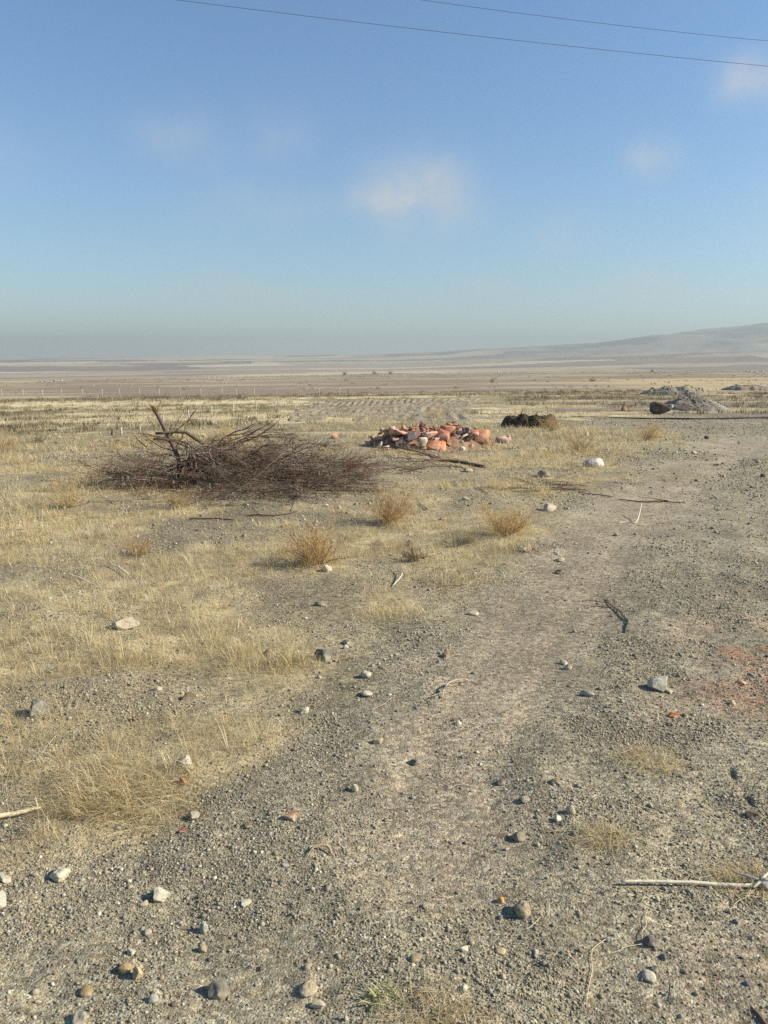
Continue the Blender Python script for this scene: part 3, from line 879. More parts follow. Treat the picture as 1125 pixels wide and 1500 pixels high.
SAG = []
def grow(G, rng, p, d, L, r0, level, segs=8, sides=5, grav=.05, wig=.12, col=BARK, nchild=7, zoff=.01, spread=(.45, .95), taper=.75, keepz=True):
    p = np.array(p, float); d = np.array(d, float); d /= np.linalg.norm(d)
    P = [p.copy()]; D = [d.copy()]
    for i in range(segs):
        d = d + rng.normal(0, wig, 3) + np.array([0, 0, -grav]); d /= np.linalg.norm(d)
        p = p + d * L / segs
        P.append(p.copy()); D.append(d.copy())
    P = np.array(P)
    if keepz:
        g = hfast(P[:, 0], P[:, 1]) + zoff
        P[:, 2] = np.maximum(P[:, 2], g + rng.uniform(0, .03))
        if SAG:          # weight of the heap bends its twigs down
            hh = P[:, 2] - g
            P[:, 2] = g + np.where(hh > .58, .58 + (hh - .58) * .3, hh)
    t = np.linspace(0, 1, segs + 1)
    rad = r0 * (1 - taper * t)
    G.tube(P, rad, sides, col * rng.uniform(.8, 1.25))
    if level > 0:
        for c in range(nchild):
            f = rng.uniform(.12, .98); i = min(int(f * segs), segs - 1); q = f * segs - i
            bp = P[i] * (1 - q) + P[i + 1] * q
            ax = rng.normal(size=3); ax -= ax @ D[i] * D[i]; ax /= np.linalg.norm(ax)
            a = rng.uniform(*spread)
            nd = D[i] * math.cos(a) + ax * math.sin(a)
            nd[2] = nd[2] * .8 + .05
            grow(G, rng, bp, nd, L * rng.uniform(.25, .55) * (1 - .45 * f), max(r0 * (1 - taper * f) * .58, .0021), level - 1, max(4, segs - 3), max(3, sides - 1), grav, wig * 1.25, col, max(2, int(nchild * .6)), zoff, spread, .7, keepz)
    return P

bark_mat = attr_material('bark', .9, (.7, 1.3), 60., bump=.004)
def branch_thing(name, G, origin, label, cat, group=None, mat=None):
    me = G.mesh(name, mat or bark_mat, origin)
    return tag(link(name, me, origin), label, cat, group)

def build_brush():
    rng = np.random.default_rng(5)
    c0, _, dep = gp(268, 716)           # under the cut limb
    def at(u, v, base_v=708, back=0.):   # a point standing in the upright plane of the pile, seen at u, v
        b, _, dp = gp(u, base_v)
        dp = dp + back
        r_ = ray(u, v) * dp
        return np.array([r_[0], r_[1], r_[2] + CAMZ])
    # the sawn limb that sticks out, with its split orange end
    root = empty('sawn_limb', tuple(at(262, 694)))
    o0 = np.array(root.location)
    G = Geo()
    path = [at(226, 600), at(234, 614), at(244, 634), at(253, 652), at(260, 668), at(264, 684), at(258, 704)]
    G.tube(path, [.021, .025, .028, .029, .031, .034, .028], 8, np.array([.135, .098, .076]))
    root_ob = link('limb', G.mesh('limb', bark_mat, o0), (0, 0, 0), root)
    G = Geo()
    e = at(226, 600); dirv = at(226, 600) - at(234, 614); dirv /= np.linalg.norm(dirv)
    for k in range(13):
        a = rng.uniform(0, 6.28); off = np.array([math.cos(a), .3 * math.sin(a), math.sin(a)]) * rng.uniform(.004, .026)
        l = rng.uniform(.03, .085)
        G.tube([e + off - dirv * .02, e + off * 1.3 + dirv * l * .6, e + off * 1.9 + dirv * l], [.009, .006, .002], 4, np.array([.50, .23, .09]) * rng.uniform(.8, 1.25))
    link('split_end', G.mesh('split_end', attr_material('raw_wood', .8, (.7, 1.3), 50.), o0), (0, 0, 0), root)['label'] = 'splintered orange raw wood at the torn end'
    G = Geo()
    grow(G, rng, at(230, 606), (.3, 0, 1), .35, .004, 1, 6, 4, 0, .12, BARKR, 3)
    grow(G, rng, at(248, 640), (.75, .1, .8), .55, .010, 2, 7, 5, -.02, .12, BARK, 5)
    grow(G, rng, at(252, 650), (-.7, -.1, .45), .45, .008, 1, 6, 5, 0, .12, BARK, 3)
    grow(G, rng, at(256, 656), (.45, .2, 1), .6, .009, 2, 7, 5, -.02, .13, BARK, 5)
    link('side_twigs', G.mesh('side_twigs', bark_mat, o0), (0, 0, 0), root)
    tag(root, 'thick sawn limb poking up out of the brush pile with a split orange end', 'branch')
    # other branches one can single out
    def single(path, rad, col, label, twigs=(), sides=7, lev=1):
        G = Geo(); P = np.array(path); G.tube(P, rad, sides, col)
        for (i, d, L, r0, n) in twigs:
            grow(G, rng, P[i], d, L, r0, lev, 6, 4, .02, .14, col, n)
        branch_thing('branch', G, P[-1], label, 'branch')
    single([at(228, 635, back=-.05), at(240, 634, back=-.05), at(256, 632.5), at(272, 633), at(286, 642), at(312, 658), at(334, 669), at(352, 678)], [.018, .019, .021, .024, .026, .026, .022, .016], OLIVE,
           'mossy olive branch crossing the sawn limb with its blunt end jutting out', [(5, (1, 0, .3), .8, .008, 5), (6, (1, -.2, .1), .9, .008, 5)], 8)
    single([at(225, 643, back=-.12), at(240, 643, back=-.12), at(256, 646, back=-.1), at(275, 655, back=-.1)], [.014, .015, .014, .010], BARK * 1.3, 'short blunt stub jutting out just below the mossy olive branch')
    single([at(320, 650), at(330, 640), at(345, 632), at(358, 629), at(370, 622), at(377, 618)], [.010, .010, .009, .008, .006, .003], BARK * 1.2, 'arched dark branch curving up above the top of the pile', [(1, (1, 0, .4), .5, .005, 4), (3, (.8, 0, .5), .4, .004, 3)])
    single([at(350, 650), at(368, 643), at(385, 634), at(402, 622), at(412, 612)], [.010, .009, .008, .006, .003], BARK * 1.2, 'upward reaching thin branch beyond the arched one at the top of the pile', [(1, (1, 0, .6), .6, .005, 4), (2, (1, .1, .2), .5, .004, 4)])
    single([at(253, 660), at(236, 655), at(220, 645), at(208, 632)], [.009, .008, .006, .003], BARK, 'thin curved branch reaching out beside the sawn limb, away from the pile', [(2, (-.6, 0, .5), .3, .003, 2)])
    single([at(215, 655), at(206, 648), at(199, 640)], [.008, .007, .005], BARK, 'short dark twig end reaching out below the thin curved branch')
    single([at(276, 664, back=-.45), at(292, 665, back=-.45), at(306, 662, back=-.45), at(309, 657, back=-.45)], [.006, .009, .007, .003], BLEACH, 'bleached forked twig lying across the front of the sawn limb', [(1, (1, -.2, -.6), .5, .005, 3), (2, (.5, 0, -.5), .3, .004, 2)])
    single([at(344, 718, back=-.55), at(364, 715, back=-.55), at(372, 706, back=-.5), at(378, 702, back=-.5)], [.007, .009, .007, .004], BLEACH * .9, 'bleached bent twig low on the front of the brush pile', [(2, (1, -.1, -.2), .5, .004, 3)])
    single([at(497, 685, 700, -.1), at(518, 681, 700, -.1), at(537, 679, 700, -.1)], [.009, .013, .014], BARK * .8, 'dark bare branch end lying out over the thin end of the pile')
    # pale stems fanning down from the sawn limb
    for k in range(11):
        u0 = rng.uniform(258, 292); f = k / 10
        A = at(u0, 640 + 10 * rng.random() + .25 * (u0 - 258), back=rng.uniform(-.25, .1)); u1 = 272 + 95 * f + rng.uniform(-8, 8)
        B = at(u1, 712 - 16 * f + rng.uniform(-6, 4), back=rng.uniform(-.45, -.05)); t = np.linspace(0, 1, 8)[:, None]
        P = A + (B - A) * t + rng.normal(0, .012, (8, 3)); P[:, 2] += (np.sin(t[:, 0] * 3.1) * .04)
        G = Geo(); c = (BARKG * 1.35, BARK * 1.8, BARKG)[k % 3]
        G.tube(P, np.linspace(rng.uniform(.010, .016), .006, 8), 7, c)
        for q in range(3): grow(G, rng, P[rng.integers(3, 8)], (rng.normal(.6, .4), rng.normal(-.1, .3), rng.normal(.1, .3)), rng.uniform(.3, .6), .004, 1, 7, 4, .03, .15, c, 5)
        branch_thing('branch', G, B, 'grey brown stem fanning down from the sawn limb into the pile', 'branch', 'stems fanning down from the sawn limb')
    # the tangle
    SAG.append(1)
    n_br = 288
    for k in range(n_br):
        G = Geo()
        q = rng.random()
        thick = 1.0
        if k >= 276:     # heavier limbs in the heap
            bu = rng.uniform(262, 400)
            base = gp(bu, rng.uniform(694, 716))[0]; base[2] += rng.uniform(.1, .42)
            az_ = rng.normal(.05, .4) + (math.pi if rng.random() < .35 else 0); d = (math.cos(az_), math.sin(az_), rng.normal(.12, .2)); L = rng.uniform(.8, 1.4); thick = 2.1
        elif 120 <= k < 160:   # the front skirt
            bu = rng.uniform(225, 470)
            base = gp(bu, rng.uniform(716, 739))[0]; base[2] += rng.uniform(.02, .20)
            az_ = rng.normal(0, .5) + (math.pi if rng.random() < .35 else 0); d = (math.cos(az_), math.sin(az_), rng.normal(.1, .15)); L = rng.uniform(.5, 1.1)
        elif k >= 215 and k < 250:   # the thin low end of the pile
            bu = rng.uniform(405, 515)
            base = gp(bu, rng.uniform(684, 716))[0]; base[2] += rng.uniform(.04, .24)
            az_ = rng.normal(.05, .45); d = (math.cos(az_), math.sin(az_), rng.normal(.06, .12)); L = rng.uniform(.5, .95)
        elif 160 <= k < 215:   # the high heaped part beside the sawn limb
            bu = rng.uniform(256, 385)
            base = gp(bu, rng.uniform(694, 714))[0]; base[2] += rng.uniform(.24, .56) * (1 - .38 * (bu - 256) / 130)
            az_ = rng.normal(.0, .6) + (math.pi if rng.random() < .25 else 0); d = (math.cos(az_), math.sin(az_) * .6, rng.normal(.02, .25)); L = rng.uniform(.5, 1.0)
        elif k >= 250:   # and the trailing tips at the other end
            bu = rng.uniform(195, 260)
            base = gp(bu, rng.uniform(690, 718))[0]; base[2] += rng.uniform(.03, .18)
            az_ = math.pi + rng.normal(.1, .28); d = (math.cos(az_), math.sin(az_), rng.normal(.0, .1)); L = rng.uniform(.6, 1.0)
        elif q < .56:      # heads that run along the pile and out over its long end
            bu = rng.uniform(250, 445); lift = max(0, rng.normal(.27, .14)) * (1 - .3 * (bu - 250) / 195)
            base = gp(bu, rng.uniform(690, 722))[0]; base[2] += lift
            az_ = rng.normal(.02, .33); el = rng.normal(.12, .16)
            d = (math.cos(az_), math.sin(az_), el); L = rng.uniform(.8, 1.85) * (1 - .25 * (bu - 250) / 195)
        elif q < .78:    # branches fanning out the other way, low
            bu = rng.uniform(235, 300)
            base = gp(bu, rng.uniform(694, 720))[0]; base[2] += max(0, rng.normal(.2, .1))
            az_ = math.pi + rng.normal(.1, .3); el = rng.normal(.02, .12)
            d = (math.cos(az_), math.sin(az_), el); L = rng.uniform(.7, 1.35)
        elif q < .9:     # thrown across, towards the viewer
            bu = rng.uniform(260, 470)
            base = gp(bu, rng.uniform(696, 712))[0]; base[2] += max(.05, rng.normal(.32, .12)) * (1 - .4 * (bu - 260) / 210)
            az_ = rng.uniform(-1.9, -.4); d = (math.cos(az_), math.sin(az_) * .7, rng.normal(-.25, .15)); L = rng.uniform(.5, 1.0)
        else:            # standing ones
            bu = rng.uniform(255, 450)
            base = gp(bu, rng.uniform(690, 710))[0]; base[2] += rng.uniform(.1, .28)
            az_ = rng.uniform(-1, 1); d = (math.cos(az_), math.sin(az_) * .6, rng.uniform(.35, .8)); L = rng.uniform(.45, .8)
        col = (BARK, BARKR, BARKG, BARK, BARKR, BARK, BARKG)[rng.integers(0, 7)]
        if rng.random() < .05: col = BLEACH * .7
        r0 = rng.uniform(.0035, .009) * thick
        P = grow(G, rng, base, d, L, r0, 2, 9, 4, .045, .17, col, 12 if 120 <= k < 215 or k >= 276 else 10)
        branch_thing('branch', G, base, 'thin bare brown branch tangled in the brush pile', 'branch', 'thin branches of the brush pile')
build_brush()
SAG.clear()

# fallen wood on the lot
def stick(name, path_px, rads, col, label, cat, twigs=(), lift=.006, sides=6, zoffs=None, lev=1, seed=1, wob=.0):
    rng = np.random.default_rng(300 + seed)
    P = np.array([gp(u, v)[0] for u, v in path_px])
    # refine the path so that it follows the ground
    t = np.linspace(0, len(P) - 1, (len(P) - 1) * 5 + 1)
    Pf = np.stack([np.interp(t, np.arange(len(P)), P[:, k]) for k in range(3)], 1)
    rf = np.interp(t, np.arange(len(P)), rads)
    k = np.array([.25, .5, .25])
    for _ in range(4):
        Pf[1:-1] = Pf[:-2] * .25 + Pf[1:-1] * .5 + Pf[2:] * .25
    Pf[:, :2] += (np.stack([vnoise(t * 1.7, t * 0 + seed, 1), vnoise(t * 1.7, t * 0 + seed, 2)], 1) - .5) * wob
    zz = hfast(Pf[:, 0], Pf[:, 1], np.full(len(Pf), .03))
    zz = np.convolve(np.pad(zz, 3, mode='edge'), np.ones(7) / 7, 'valid')
    Pf[:, 2] = zz + rf * .8 + lift
    if zoffs is not None: Pf[:, 2] += np.interp(t, np.arange(len(P)), zoffs)
    G = Geo(); G.tube(Pf, rf, sides, col)
    for (i, d, L, r0, n) in twigs:
        grow(G, rng, Pf[min(int(i * 5), len(Pf) - 1)], d, L, r0, lev, 7, 4, .02, .12, np.asarray(col), n)
    return branch_thing(name, G, Pf[len(Pf) // 2], label, cat)

stick('branch', [(710, 688), (690, 686), (665, 683), (640, 684), (615, 691), (585, 695)], [.030, .028, .024, .02, .013, .006], BARK * 1.1, 'thick fallen branch with dark bark lying on the lot in front of the rubble', 'branch',
      [(1.6, (-1, .5, .3), .9, .011, 5), (2.2, (-1, -.25, .15), .9, .010, 5), (2.6, (-1, .2, .35), 1.0, .010, 5), (3.2, (-1, -.1, .2), .8, .008, 4)], .02, 8, [0, .02, .05, .08, .06, .03], 2, 2)
stick('branch', [(535, 668), (560, 665), (582, 668), (600, 672), (620, 671), (637, 678)], [.004, .008, .010, .011, .010, .008], BARK, 'arched dark branch between the thin end of the brush pile and the thick fallen branch', 'branch', [(1, (-1, .2, .2), .5, .005, 4), (2.5, (-1, -.3, .1), .5, .005, 4)], .03, 6, [.02, .08, .12, .1, .04, 0], 1, 3)
TW = 'bundle of thin twigs beside the long white boulder'
for k, (pp, lab) in enumerate([
        ([(736, 718), (780, 716), (820, 716), (858, 720)], 'longest dark twig in the loose row of twigs near the track'),
        ([(752, 722), (790, 719), (830, 719), (850, 716)], 'dark twig lying tight against the longest one in the loose row'),
        ([(845, 722), (870, 726), (900, 730)], 'dark twig end sticking out of the loose row towards the track'),
        ([(742, 700), (765, 705), (785, 713)], 'thin arched twig rising from the loose row of twigs'),
        ([(695, 713), (702, 719), (716, 724)], 'short dark twig by itself left of the loose row'),
        ([(905, 733), (935, 737), (975, 737), (1005, 738)], 'dark stick lying on the track with an upturned prong'),
        ([(610, 735), (618, 741), (626, 748)], 'short dark twig on gravel beside the tan shrub'),
        ([(280, 761), (310, 761), (343, 763)], 'straight dark stick lying in grass before the brush pile'),
        ([(360, 757), (378, 755), (400, 758), (422, 754), (440, 748)], 'crooked dark branch lying in grass before the brush pile')]):
    tw = []
    if k == 0: tw = [(1, (.9, .5, .25), .6, .004, 5), (2, (.9, -.3, .15), .5, .004, 4), (.5, (1, .6, .3), .7, .004, 4), (1.5, (1, .3, .5), .6, .003, 4), (.2, (1, -.2, .1), .7, .004, 4)]
    if k == 1: tw = [(1, (.9, .5, .5), .5, .004, 4), (1.5, (.9, -.2, .1), .5, .004, 4)]
    if k == 3: tw = [(1, (1, .2, .2), .6, .004, 4)]
    if k == 5: tw = [(2.2, (-1, .6, .35), .35, .007, 1)]
    if k == 8: tw = [(3, (.3, 0, .8), .3, .005, 2), (1, (-.6, .4, .5), .2, .006, 1)]
    stick('stick' if k in (5, 7) else 'twig', pp, [.004, .006, .0055, .004, .003][:len(pp)] if k < 5 else [.006, .008, .008, .006, .004][:len(pp)], BARK * (1 + .1 * (k % 3)), lab, 'stick' if k in (5, 7) else 'twig', tw, .01, 5, None, 1, 20 + k, .05)
def spilled_twigs():
    rng = np.random.default_rng(19)
    for k in range(16):
        G = Geo(); b = gp(rng.uniform(565, 690), rng.uniform(670, 697))[0]; b[2] += rng.uniform(.01, .07)
        a = math.pi + rng.normal(0, .45)
        grow(G, rng, b, (math.cos(a), math.sin(a), rng.normal(.06, .08)), rng.uniform(.35, .9), rng.uniform(.003, .006), 1, 8, 4, .03, .15, BARK, 6)
        branch_thing('twig', G, b, 'thin bare twig spilled between the brush pile and the thick fallen branch', 'twig', 'twigs spilled beside the thick fallen branch')
    for k in range(13):
        G = Geo(); b = gp(rng.uniform(740, 850), rng.uniform(704, 724))[0]; b[2] += rng.uniform(.005, .04)
        a = rng.normal(0, .3) + (math.pi if rng.random() < .3 else 0)
        grow(G, rng, b, (math.cos(a), math.sin(a), rng.normal(.06, .08)), rng.uniform(.3, .8), rng.uniform(.0025, .005), 1, 8, 4, .03, .13, BARKR, 5)
        branch_thing('twig', G, b, 'thin reddish twig of the loose row near the track', 'twig', 'thin twigs of the loose row')
spilled_twigs()
stick('twig', [(884, 879), (898, 889), (912, 902), (921, 914), (917, 927)], [.002, .003, .004, .005, .005], BARK * .8, 'dark crooked twig on the track, curling back at its thick end', 'twig', [(.8, (-.6, -.1, .2), .22, .004, 2), (1.6, (-1, .1, .15), .3, .003, 2)], 0, 6, [.0, .008, .008, .004, .0], 1, 40, .02)
stick('twig', [(690, 999), (672, 1002), (657, 1012), (645, 1024)], [.0025, .004, .005, .004], (.42, .34, .24), 'curled thin pale twig with reddish straw on the lane', 'twig', [(1.5, (-.3, -.8, .3), .25, .002, 4), (2.2, (.1, -1, .3), .25, .002, 4), (2.6, (-.4, -.6, .3), .2, .002, 3)], .004, 5, [0, .02, .03, 0], 1, 41, .02)
stick('twig', [(450, 1257), (458, 1248), (470, 1245), (482, 1247), (486, 1254)], [.002, .003, .004, .005, .004], (.36, .28, .19), 'small hooked straw twig on the open gravel', 'twig', (), .004, 5, [0, .01, .014, .01, 0], 1, 42)
stick('twig', [(575, 860), (587, 851), (590, 845), (582, 838)], [.004, .005, .005, .003], (.56, .50, .38), 'pale curved stick in the grass by the track verge', 'twig', (), .006, 5, [0, .02, .02, .01], 1, 43)
stick('stick', [(-60, 1215), (0, 1202), (35, 1195), (62, 1187)], [.010, .009, .008, .006], (.60, .50, .32), 'pale straw coloured stick entering from the picture edge below the tuft', 'stick', (), .01, 7, None, 1, 44, .01)
stick('stick', [(98, 845), (115, 851), (130, 857)], [.008, .008, .006], (.58, .50, .36), 'short pale stick lying in the far grass patch', 'stick', (), .02, 5, None, 1, 45)
stick('twig', [(160, 830), (176, 836), (188, 846)], [.004, .006, .005], (.60, .55, .44), 'pale forked twig in grass beyond the short pale stick', 'twig', [(1, (-.4, .8, .3), .18, .004, 1)], .02, 5, None, 1, 46)
stick('twig', [(905, 767), (920, 766), (932, 768), (936, 762), (939, 754)], [.004, .005, .006, .005, .003], (.66, .60, .48), 'pale bone-like forked twig standing up on the track', 'twig', [(1, (-.6, .4, .4), .18, .003, 2)], .006, 5, [0, 0, 0, .05, .12], 1, 47)
stick('twig', [(690, 1153), (672, 1150), (655, 1158)], [.0015, .002, .0015], (.42, .37, .28), 'faint thin straw near the charcoal stone', 'twig', (), .004, 4, None, 1, 48)

stick('pipe', [(836, 611), (900, 612.5), (960, 613.5), (1020, 614.5), (1075, 614), (1125, 613), (1190, 611)], [.012, .018, .026, .03, .032, .034, .034], (.055, .047, .04), 'long thin dark pipe lying across the far end of the track', 'pipe', (), .0, 6, None, 1, 95)

# the long pale stick near the bottom edge: shaft, knotted grey joint, side shoots
def build_long_stick():
    A, B = gp(909, 1297)[0], gp(1112, 1302)[0]
    root = empty('dry_stalk', tuple((A + B) / 2)); o0 = (A + B) / 2
    t = np.linspace(0, 1, 26)
    P = A[None] + (B - A)[None] * t[:, None]
    P[:, 2] = .5 * hfast(P[:, 0], P[:, 1]) + .5 * (A[2] + (B[2] - A[2]) * t) + .014
    P[:, 1] += np.sin(t * 6) * .003
    rad = .0044 + .0018 * t + .0010 * (np.sin(t * 40) > .92)
    G = Geo(); G.tube(P, rad, 9, (.62, .55, .40))
    link('shaft', G.mesh('shaft', attr_material('dry_stem', .7, (.72, 1.22), 45., bump=.002), o0), (0, 0, 0), root)
    G = Geo(); rng = np.random.default_rng(9)
    J = P[-1]
    V, T = rock_shape(rng, 2, .3, (.05, .034, .03), .12); G.add(V + J + np.array([.012, 0, .002]), None, T, (.40, .37, .32))
    for d, L in (((-.9, .75, .25), .08), ((-.7, -.6, .1), .05), ((.9, .5, .2), .10), ((1, -.2, .1), .12), ((.2, 1, .2), .06)):
        grow(G, rng, J, d, L, .0055, 0, 5, 6, .03, .08, np.array([.45, .40, .31]))
    link('root_joint', G.mesh('root_joint', attr_material('root_bark', .85, (.55, 1.3), 60., bump=.003), o0), (0, 0, 0), root)['label'] = 'grey knotted root joint'
    tag(root, 'long pale dry stem with a grey knotted joint lying on straw and gravel', 'stick')
build_long_stick()

# single straw stems on the gravel near the bottom edge
for k, (pp, lab) in enumerate([
        ([(888, 1402), (915, 1390), (942, 1385)], 'curved straw stem running to the dark purple grey stone'),
        ([(940, 1379), (943, 1360), (949, 1340)], 'upright looking straw stem just above the dark purple grey stone'),
        ([(858, 1472), (864, 1430), (870, 1395)], 'long straight straw lying away from the viewer on gravel'),
        ([(987, 1468), (987, 1440)], 'short straight straw below the pale grey oval cobble'),
        ([(800, 1345), (806, 1335), (803, 1322)], 'bent straw beside the egg-shaped cobble'),
        ([(790, 1348), (775, 1362), (745, 1365)], 'loose straw trailing below the egg-shaped cobble'),
        ([(795, 1221), (820, 1220), (850, 1219)], 'level straw under the grey upright pebble'),
        ([(938, 1324), (952, 1317), (968, 1310)], 'straw slanting just below the long pale dry stem'),
        ([(1020, 1290), (1050, 1283), (1070, 1278)], 'bright straw just above the long pale dry stem'),
        ([(1070, 1330), (1090, 1317), (1105, 1306)], 'straw slanting from the knotted joint of the long stem'),
        ([(205, 1184), (240, 1172), (265, 1162), (285, 1147)], 'long pale stem leaning out of the big straw tuft'),
        ([(62, 1182), (85, 1155), (110, 1135), (118, 1120)], 'long grey stem lying along the big straw tuft'),
        ([(60, 1105), (78, 1085), (95, 1068)], 'long blond stem lying above the big straw tuft'),
        ([(410, 983), (425, 975), (445, 968)], 'blond straw stem beside the tan half buried rock'),
        ([(860, 1395), (885, 1380)], 'short straw touching the curved straw stem'),
        ([(545, 1042), (560, 1035), (575, 1024)], 'fine straw on the lane near the buff block')]):
    stick('straw', pp, [.0010, .0011, .0009, .0007][:len(pp)], (.58, .49, .30), lab, 'straw', (), .006, 4, None, 1, 60 + k, .01)

# dark wood splinter at the bottom corner
stick('wood_splinter', [(1100, 1474), (1113, 1490), (1128, 1512)], [.002, .006, .007], (.16, .11, .07), 'dark brown wood splinter at the bottom corner of the lot', 'wood', (), -.002, 6, None, 1, 90)

# ------------------------------------------------------------------ shrubs, tufts and weed
def shrub(u, v, wpx, hpx, stems_col, tw_col, label, name='dry_shrub', n=26, fine=900, seed=0, wf=.0022, flat=.5, cat='shrub'):
    rng = np.random.default_rng(500 + seed)
    p, dist, dep = gp(u, v)
    W = wpx * dep / F; Hh = .82 * hpx * dep / F; lop = rng.normal(0, .3, 2)
    root = empty(name, tuple(p))
    G = Geo(); ends = []
    for k in range(n):
        a = rng.uniform(0, 6.283); e = rng.uniform(.25, 1.35)
        d = np.array([math.cos(a) * math.cos(e) + lop[0], math.sin(a) * math.cos(e) + lop[1], math.sin(e) + .1])
        L = .55 * W * abs(math.cos(e)) + Hh * .95 * abs(math.sin(e)); L *= rng.uniform(.4, 1.15)
        P = grow(G, rng, p + np.array([math.cos(a), math.sin(a), 0]) * .03, d, L, .003 + .0012 * W, 1, 6, 4, -.02, .10, np.asarray(stems_col) * 1.3, 5, .004)
        ends += [P[i] for i in range(2, len(P))]
    link('stems', G.mesh('stems', bark_mat, p), (0, 0, 0), root)
    ends = np.array(ends)
    m = int(fine * 1.25); wf = wf * .72
    b = ends[rng.integers(0, len(ends), m)] + rng.normal(0, 1, (m, 3)) * np.array([W * .14, W * .14, Hh * .12]) * rng.uniform(.3, 1.3, (m, 1))
    b[:, 2] = np.maximum(b[:, 2], hfast(b[:, 0], b[:, 1]) + .005)
    col = np.asarray(tw_col)[None] * 1.22 * rng.uniform(.7, 1.25, (m, 1)) * (1 + rng.normal(0, .08, (m, 3)))
    V, Q, T, C = blades(b[:, 0], b[:, 1], b[:, 2], rng.uniform(.05, .14, m) * max(Hh, .18) * 1.6, np.full(m, wf), np.abs(rng.normal(.6, .5, m)), rng.uniform(0, 6.283, m), rng, np.clip(col, .02, .9))
    link('foliage', make_mesh('foliage', V - p, [Q, T], bpy.data.materials['straw'], C, False), (0, 0, 0), root)
    return tag(root, label, cat)

TANC = (.43, .30, .14); RUST = (.36, .225, .11)
shrub(465, 828, 95, 62, (.14, .10, .06), (.44, .29, .125), 'ochre brown dry shrub with a dark stem, standing between gravel and grass', n=34, fine=3600, seed=1, wf=.0028)
shrub(575, 765, 70, 48, (.19, .12, .065), (.40, .26, .11), 'rounded russet dry shrub in front of the thin end of the brush pile', n=30, fine=2600, seed=2, wf=.003)
shrub(742, 785, 68, 62, (.26, .18, .09), (.46, .32, .14), 'tan upright dry shrub just below the loose row of twigs', n=30, fine=2600, seed=3, wf=.003)
shrub(850, 664, 60, 24, (.24, .16, .08), (.42, .29, .13), 'russet dry bush beside the dark soil heap, behind the long white boulder', n=26, fine=1700, seed=4, wf=.005)
shrub(945, 645, 52, 26, (.24, .16, .08), (.45, .31, .14), 'light brown dry bush at the verge beyond the white boulder', n=24, fine=1500, seed=5, wf=.005)
shrub(805, 632, 60, 22, (.24, .16, .08), (.50, .37, .17), 'golden dry bush growing against the dark soil heap', n=24, fine=1400, seed=6, wf=.006)
shrub(640, 614, 44, 20, (.3, .22, .12), (.50, .40, .21), 'blond dry bush right behind the rubble heap', n=18, fine=900, seed=7, wf=.006)
shrub(330, 640, 36, 30, (.3, .22, .1), (.50, .38, .17), 'golden dry bush standing behind the top of the brush pile', n=20, fine=1100, seed=8, wf=.006)
shrub(612, 822, 60, 18, (.12, .085, .05), (.20, .145, .085), 'low dark brown twiggy plant on bare gravel', n=26, fine=700, seed=9, wf=.0025)
shrub(680, 795, 50, 16, (.22, .19, .12), (.30, .26, .16), 'low olive grey plant between the tan shrub and the dark twiggy plant', n=22, fine=900, seed=10, wf=.0028)
shrub(8, 664, 44, 40, (.28, .18, .1), (.46, .35, .20), 'pale brown dry bush cut by the picture edge in the far grass', n=24, fine=1500, seed=11, wf=.005)
shrub(57, 648, 24, 14, (.16, .14, .08), (.20, .18, .11), 'small olive bush alone in the pale far grass', n=18, fine=500, seed=12, wf=.007)
shrub(205, 815, 60, 24, (.28, .2, .1), (.40, .28, .13), 'rusty dry plant in the grass before the brush pile', n=22, fine=1200, seed=13, wf=.0026)
shrub(265, 745, 60, 24, (.28, .2, .1), (.42, .30, .14), 'ochre dry plant at the front foot of the brush pile', n=20, fine=1100, seed=14, wf=.003)
shrub(1108, 586, 24, 14, (.1, .07, .05), (.12, .085, .055), 'dark dead bush in golden grass beyond the grey gravel heap', n=22, fine=500, seed=15, wf=.012)
shrub(990, 598, 24, 12, (.3, .2, .1), (.47, .36, .17), 'golden tuft between the dark boulder and the gravel heap', n=18, fine=500, seed=16, wf=.010)
shrub(100, 745, 120, 22, (.3, .22, .1), (.46, .35, .16), 'broad golden dry clump at the far tip of the brush pile', n=24, fine=2200, seed=17, wf=.0026)

def tuft(u, v, wpx, hpx, label, n, seed, name='grass_tuft', w=.0015, pal=STRAW, lean0=.55, cat='grass tuft', flow=None):
    rng = np.random.default_rng(700 + seed)
    p, dist, dep = gp(u, v); W = wpx * dep / F; Hh = hpx * dep / F
    a = rng.uniform(0, 6.283, n); rad = rng.random(n) ** .7 * W * .55 * (.55 + .9 * vnoise(np.cos(a) * 1.6 + seed * 3, np.sin(a) * 1.6))
    x, y = p[0] + rad * np.cos(a), p[1] + rad * np.sin(a) * .75
    L = Hh * rng.uniform(.5, 1.5, n) * 1.25
    lean = np.clip(np.abs(rng.normal(lean0 + .25, .5, n)), 0, 1.5)
    az = a + rng.normal(0, 1.6, n) if flow is None else np.where(rng.random(n) < .45, flow + rng.normal(0, .35, n), a + rng.normal(0, 1.1, n))
    col = np.asarray(pal)[rng.integers(0, len(pal), n)] * rng.uniform(.6, 1.1, (n, 1))
    z = hfast(x, y) + rng.random(n) * Hh * .25
    if flow is not None:
        k = rng.random(n) < .06
        L = np.where(k, rng.uniform(.16, .34, n), L); lean = np.where(k, rng.uniform(1.15, 1.45, n), lean); az = np.where(k, flow + rng.normal(0, .4, n), az)
    V, Q, T, C = blades(x, y, z, L, w * rng.uniform(.6, 1.5, n), lean, az, rng, col, .9)
    return tag(link(name, make_mesh(name, V - p, [Q, T], bpy.data.materials['straw'], C, False), p), label, cat)

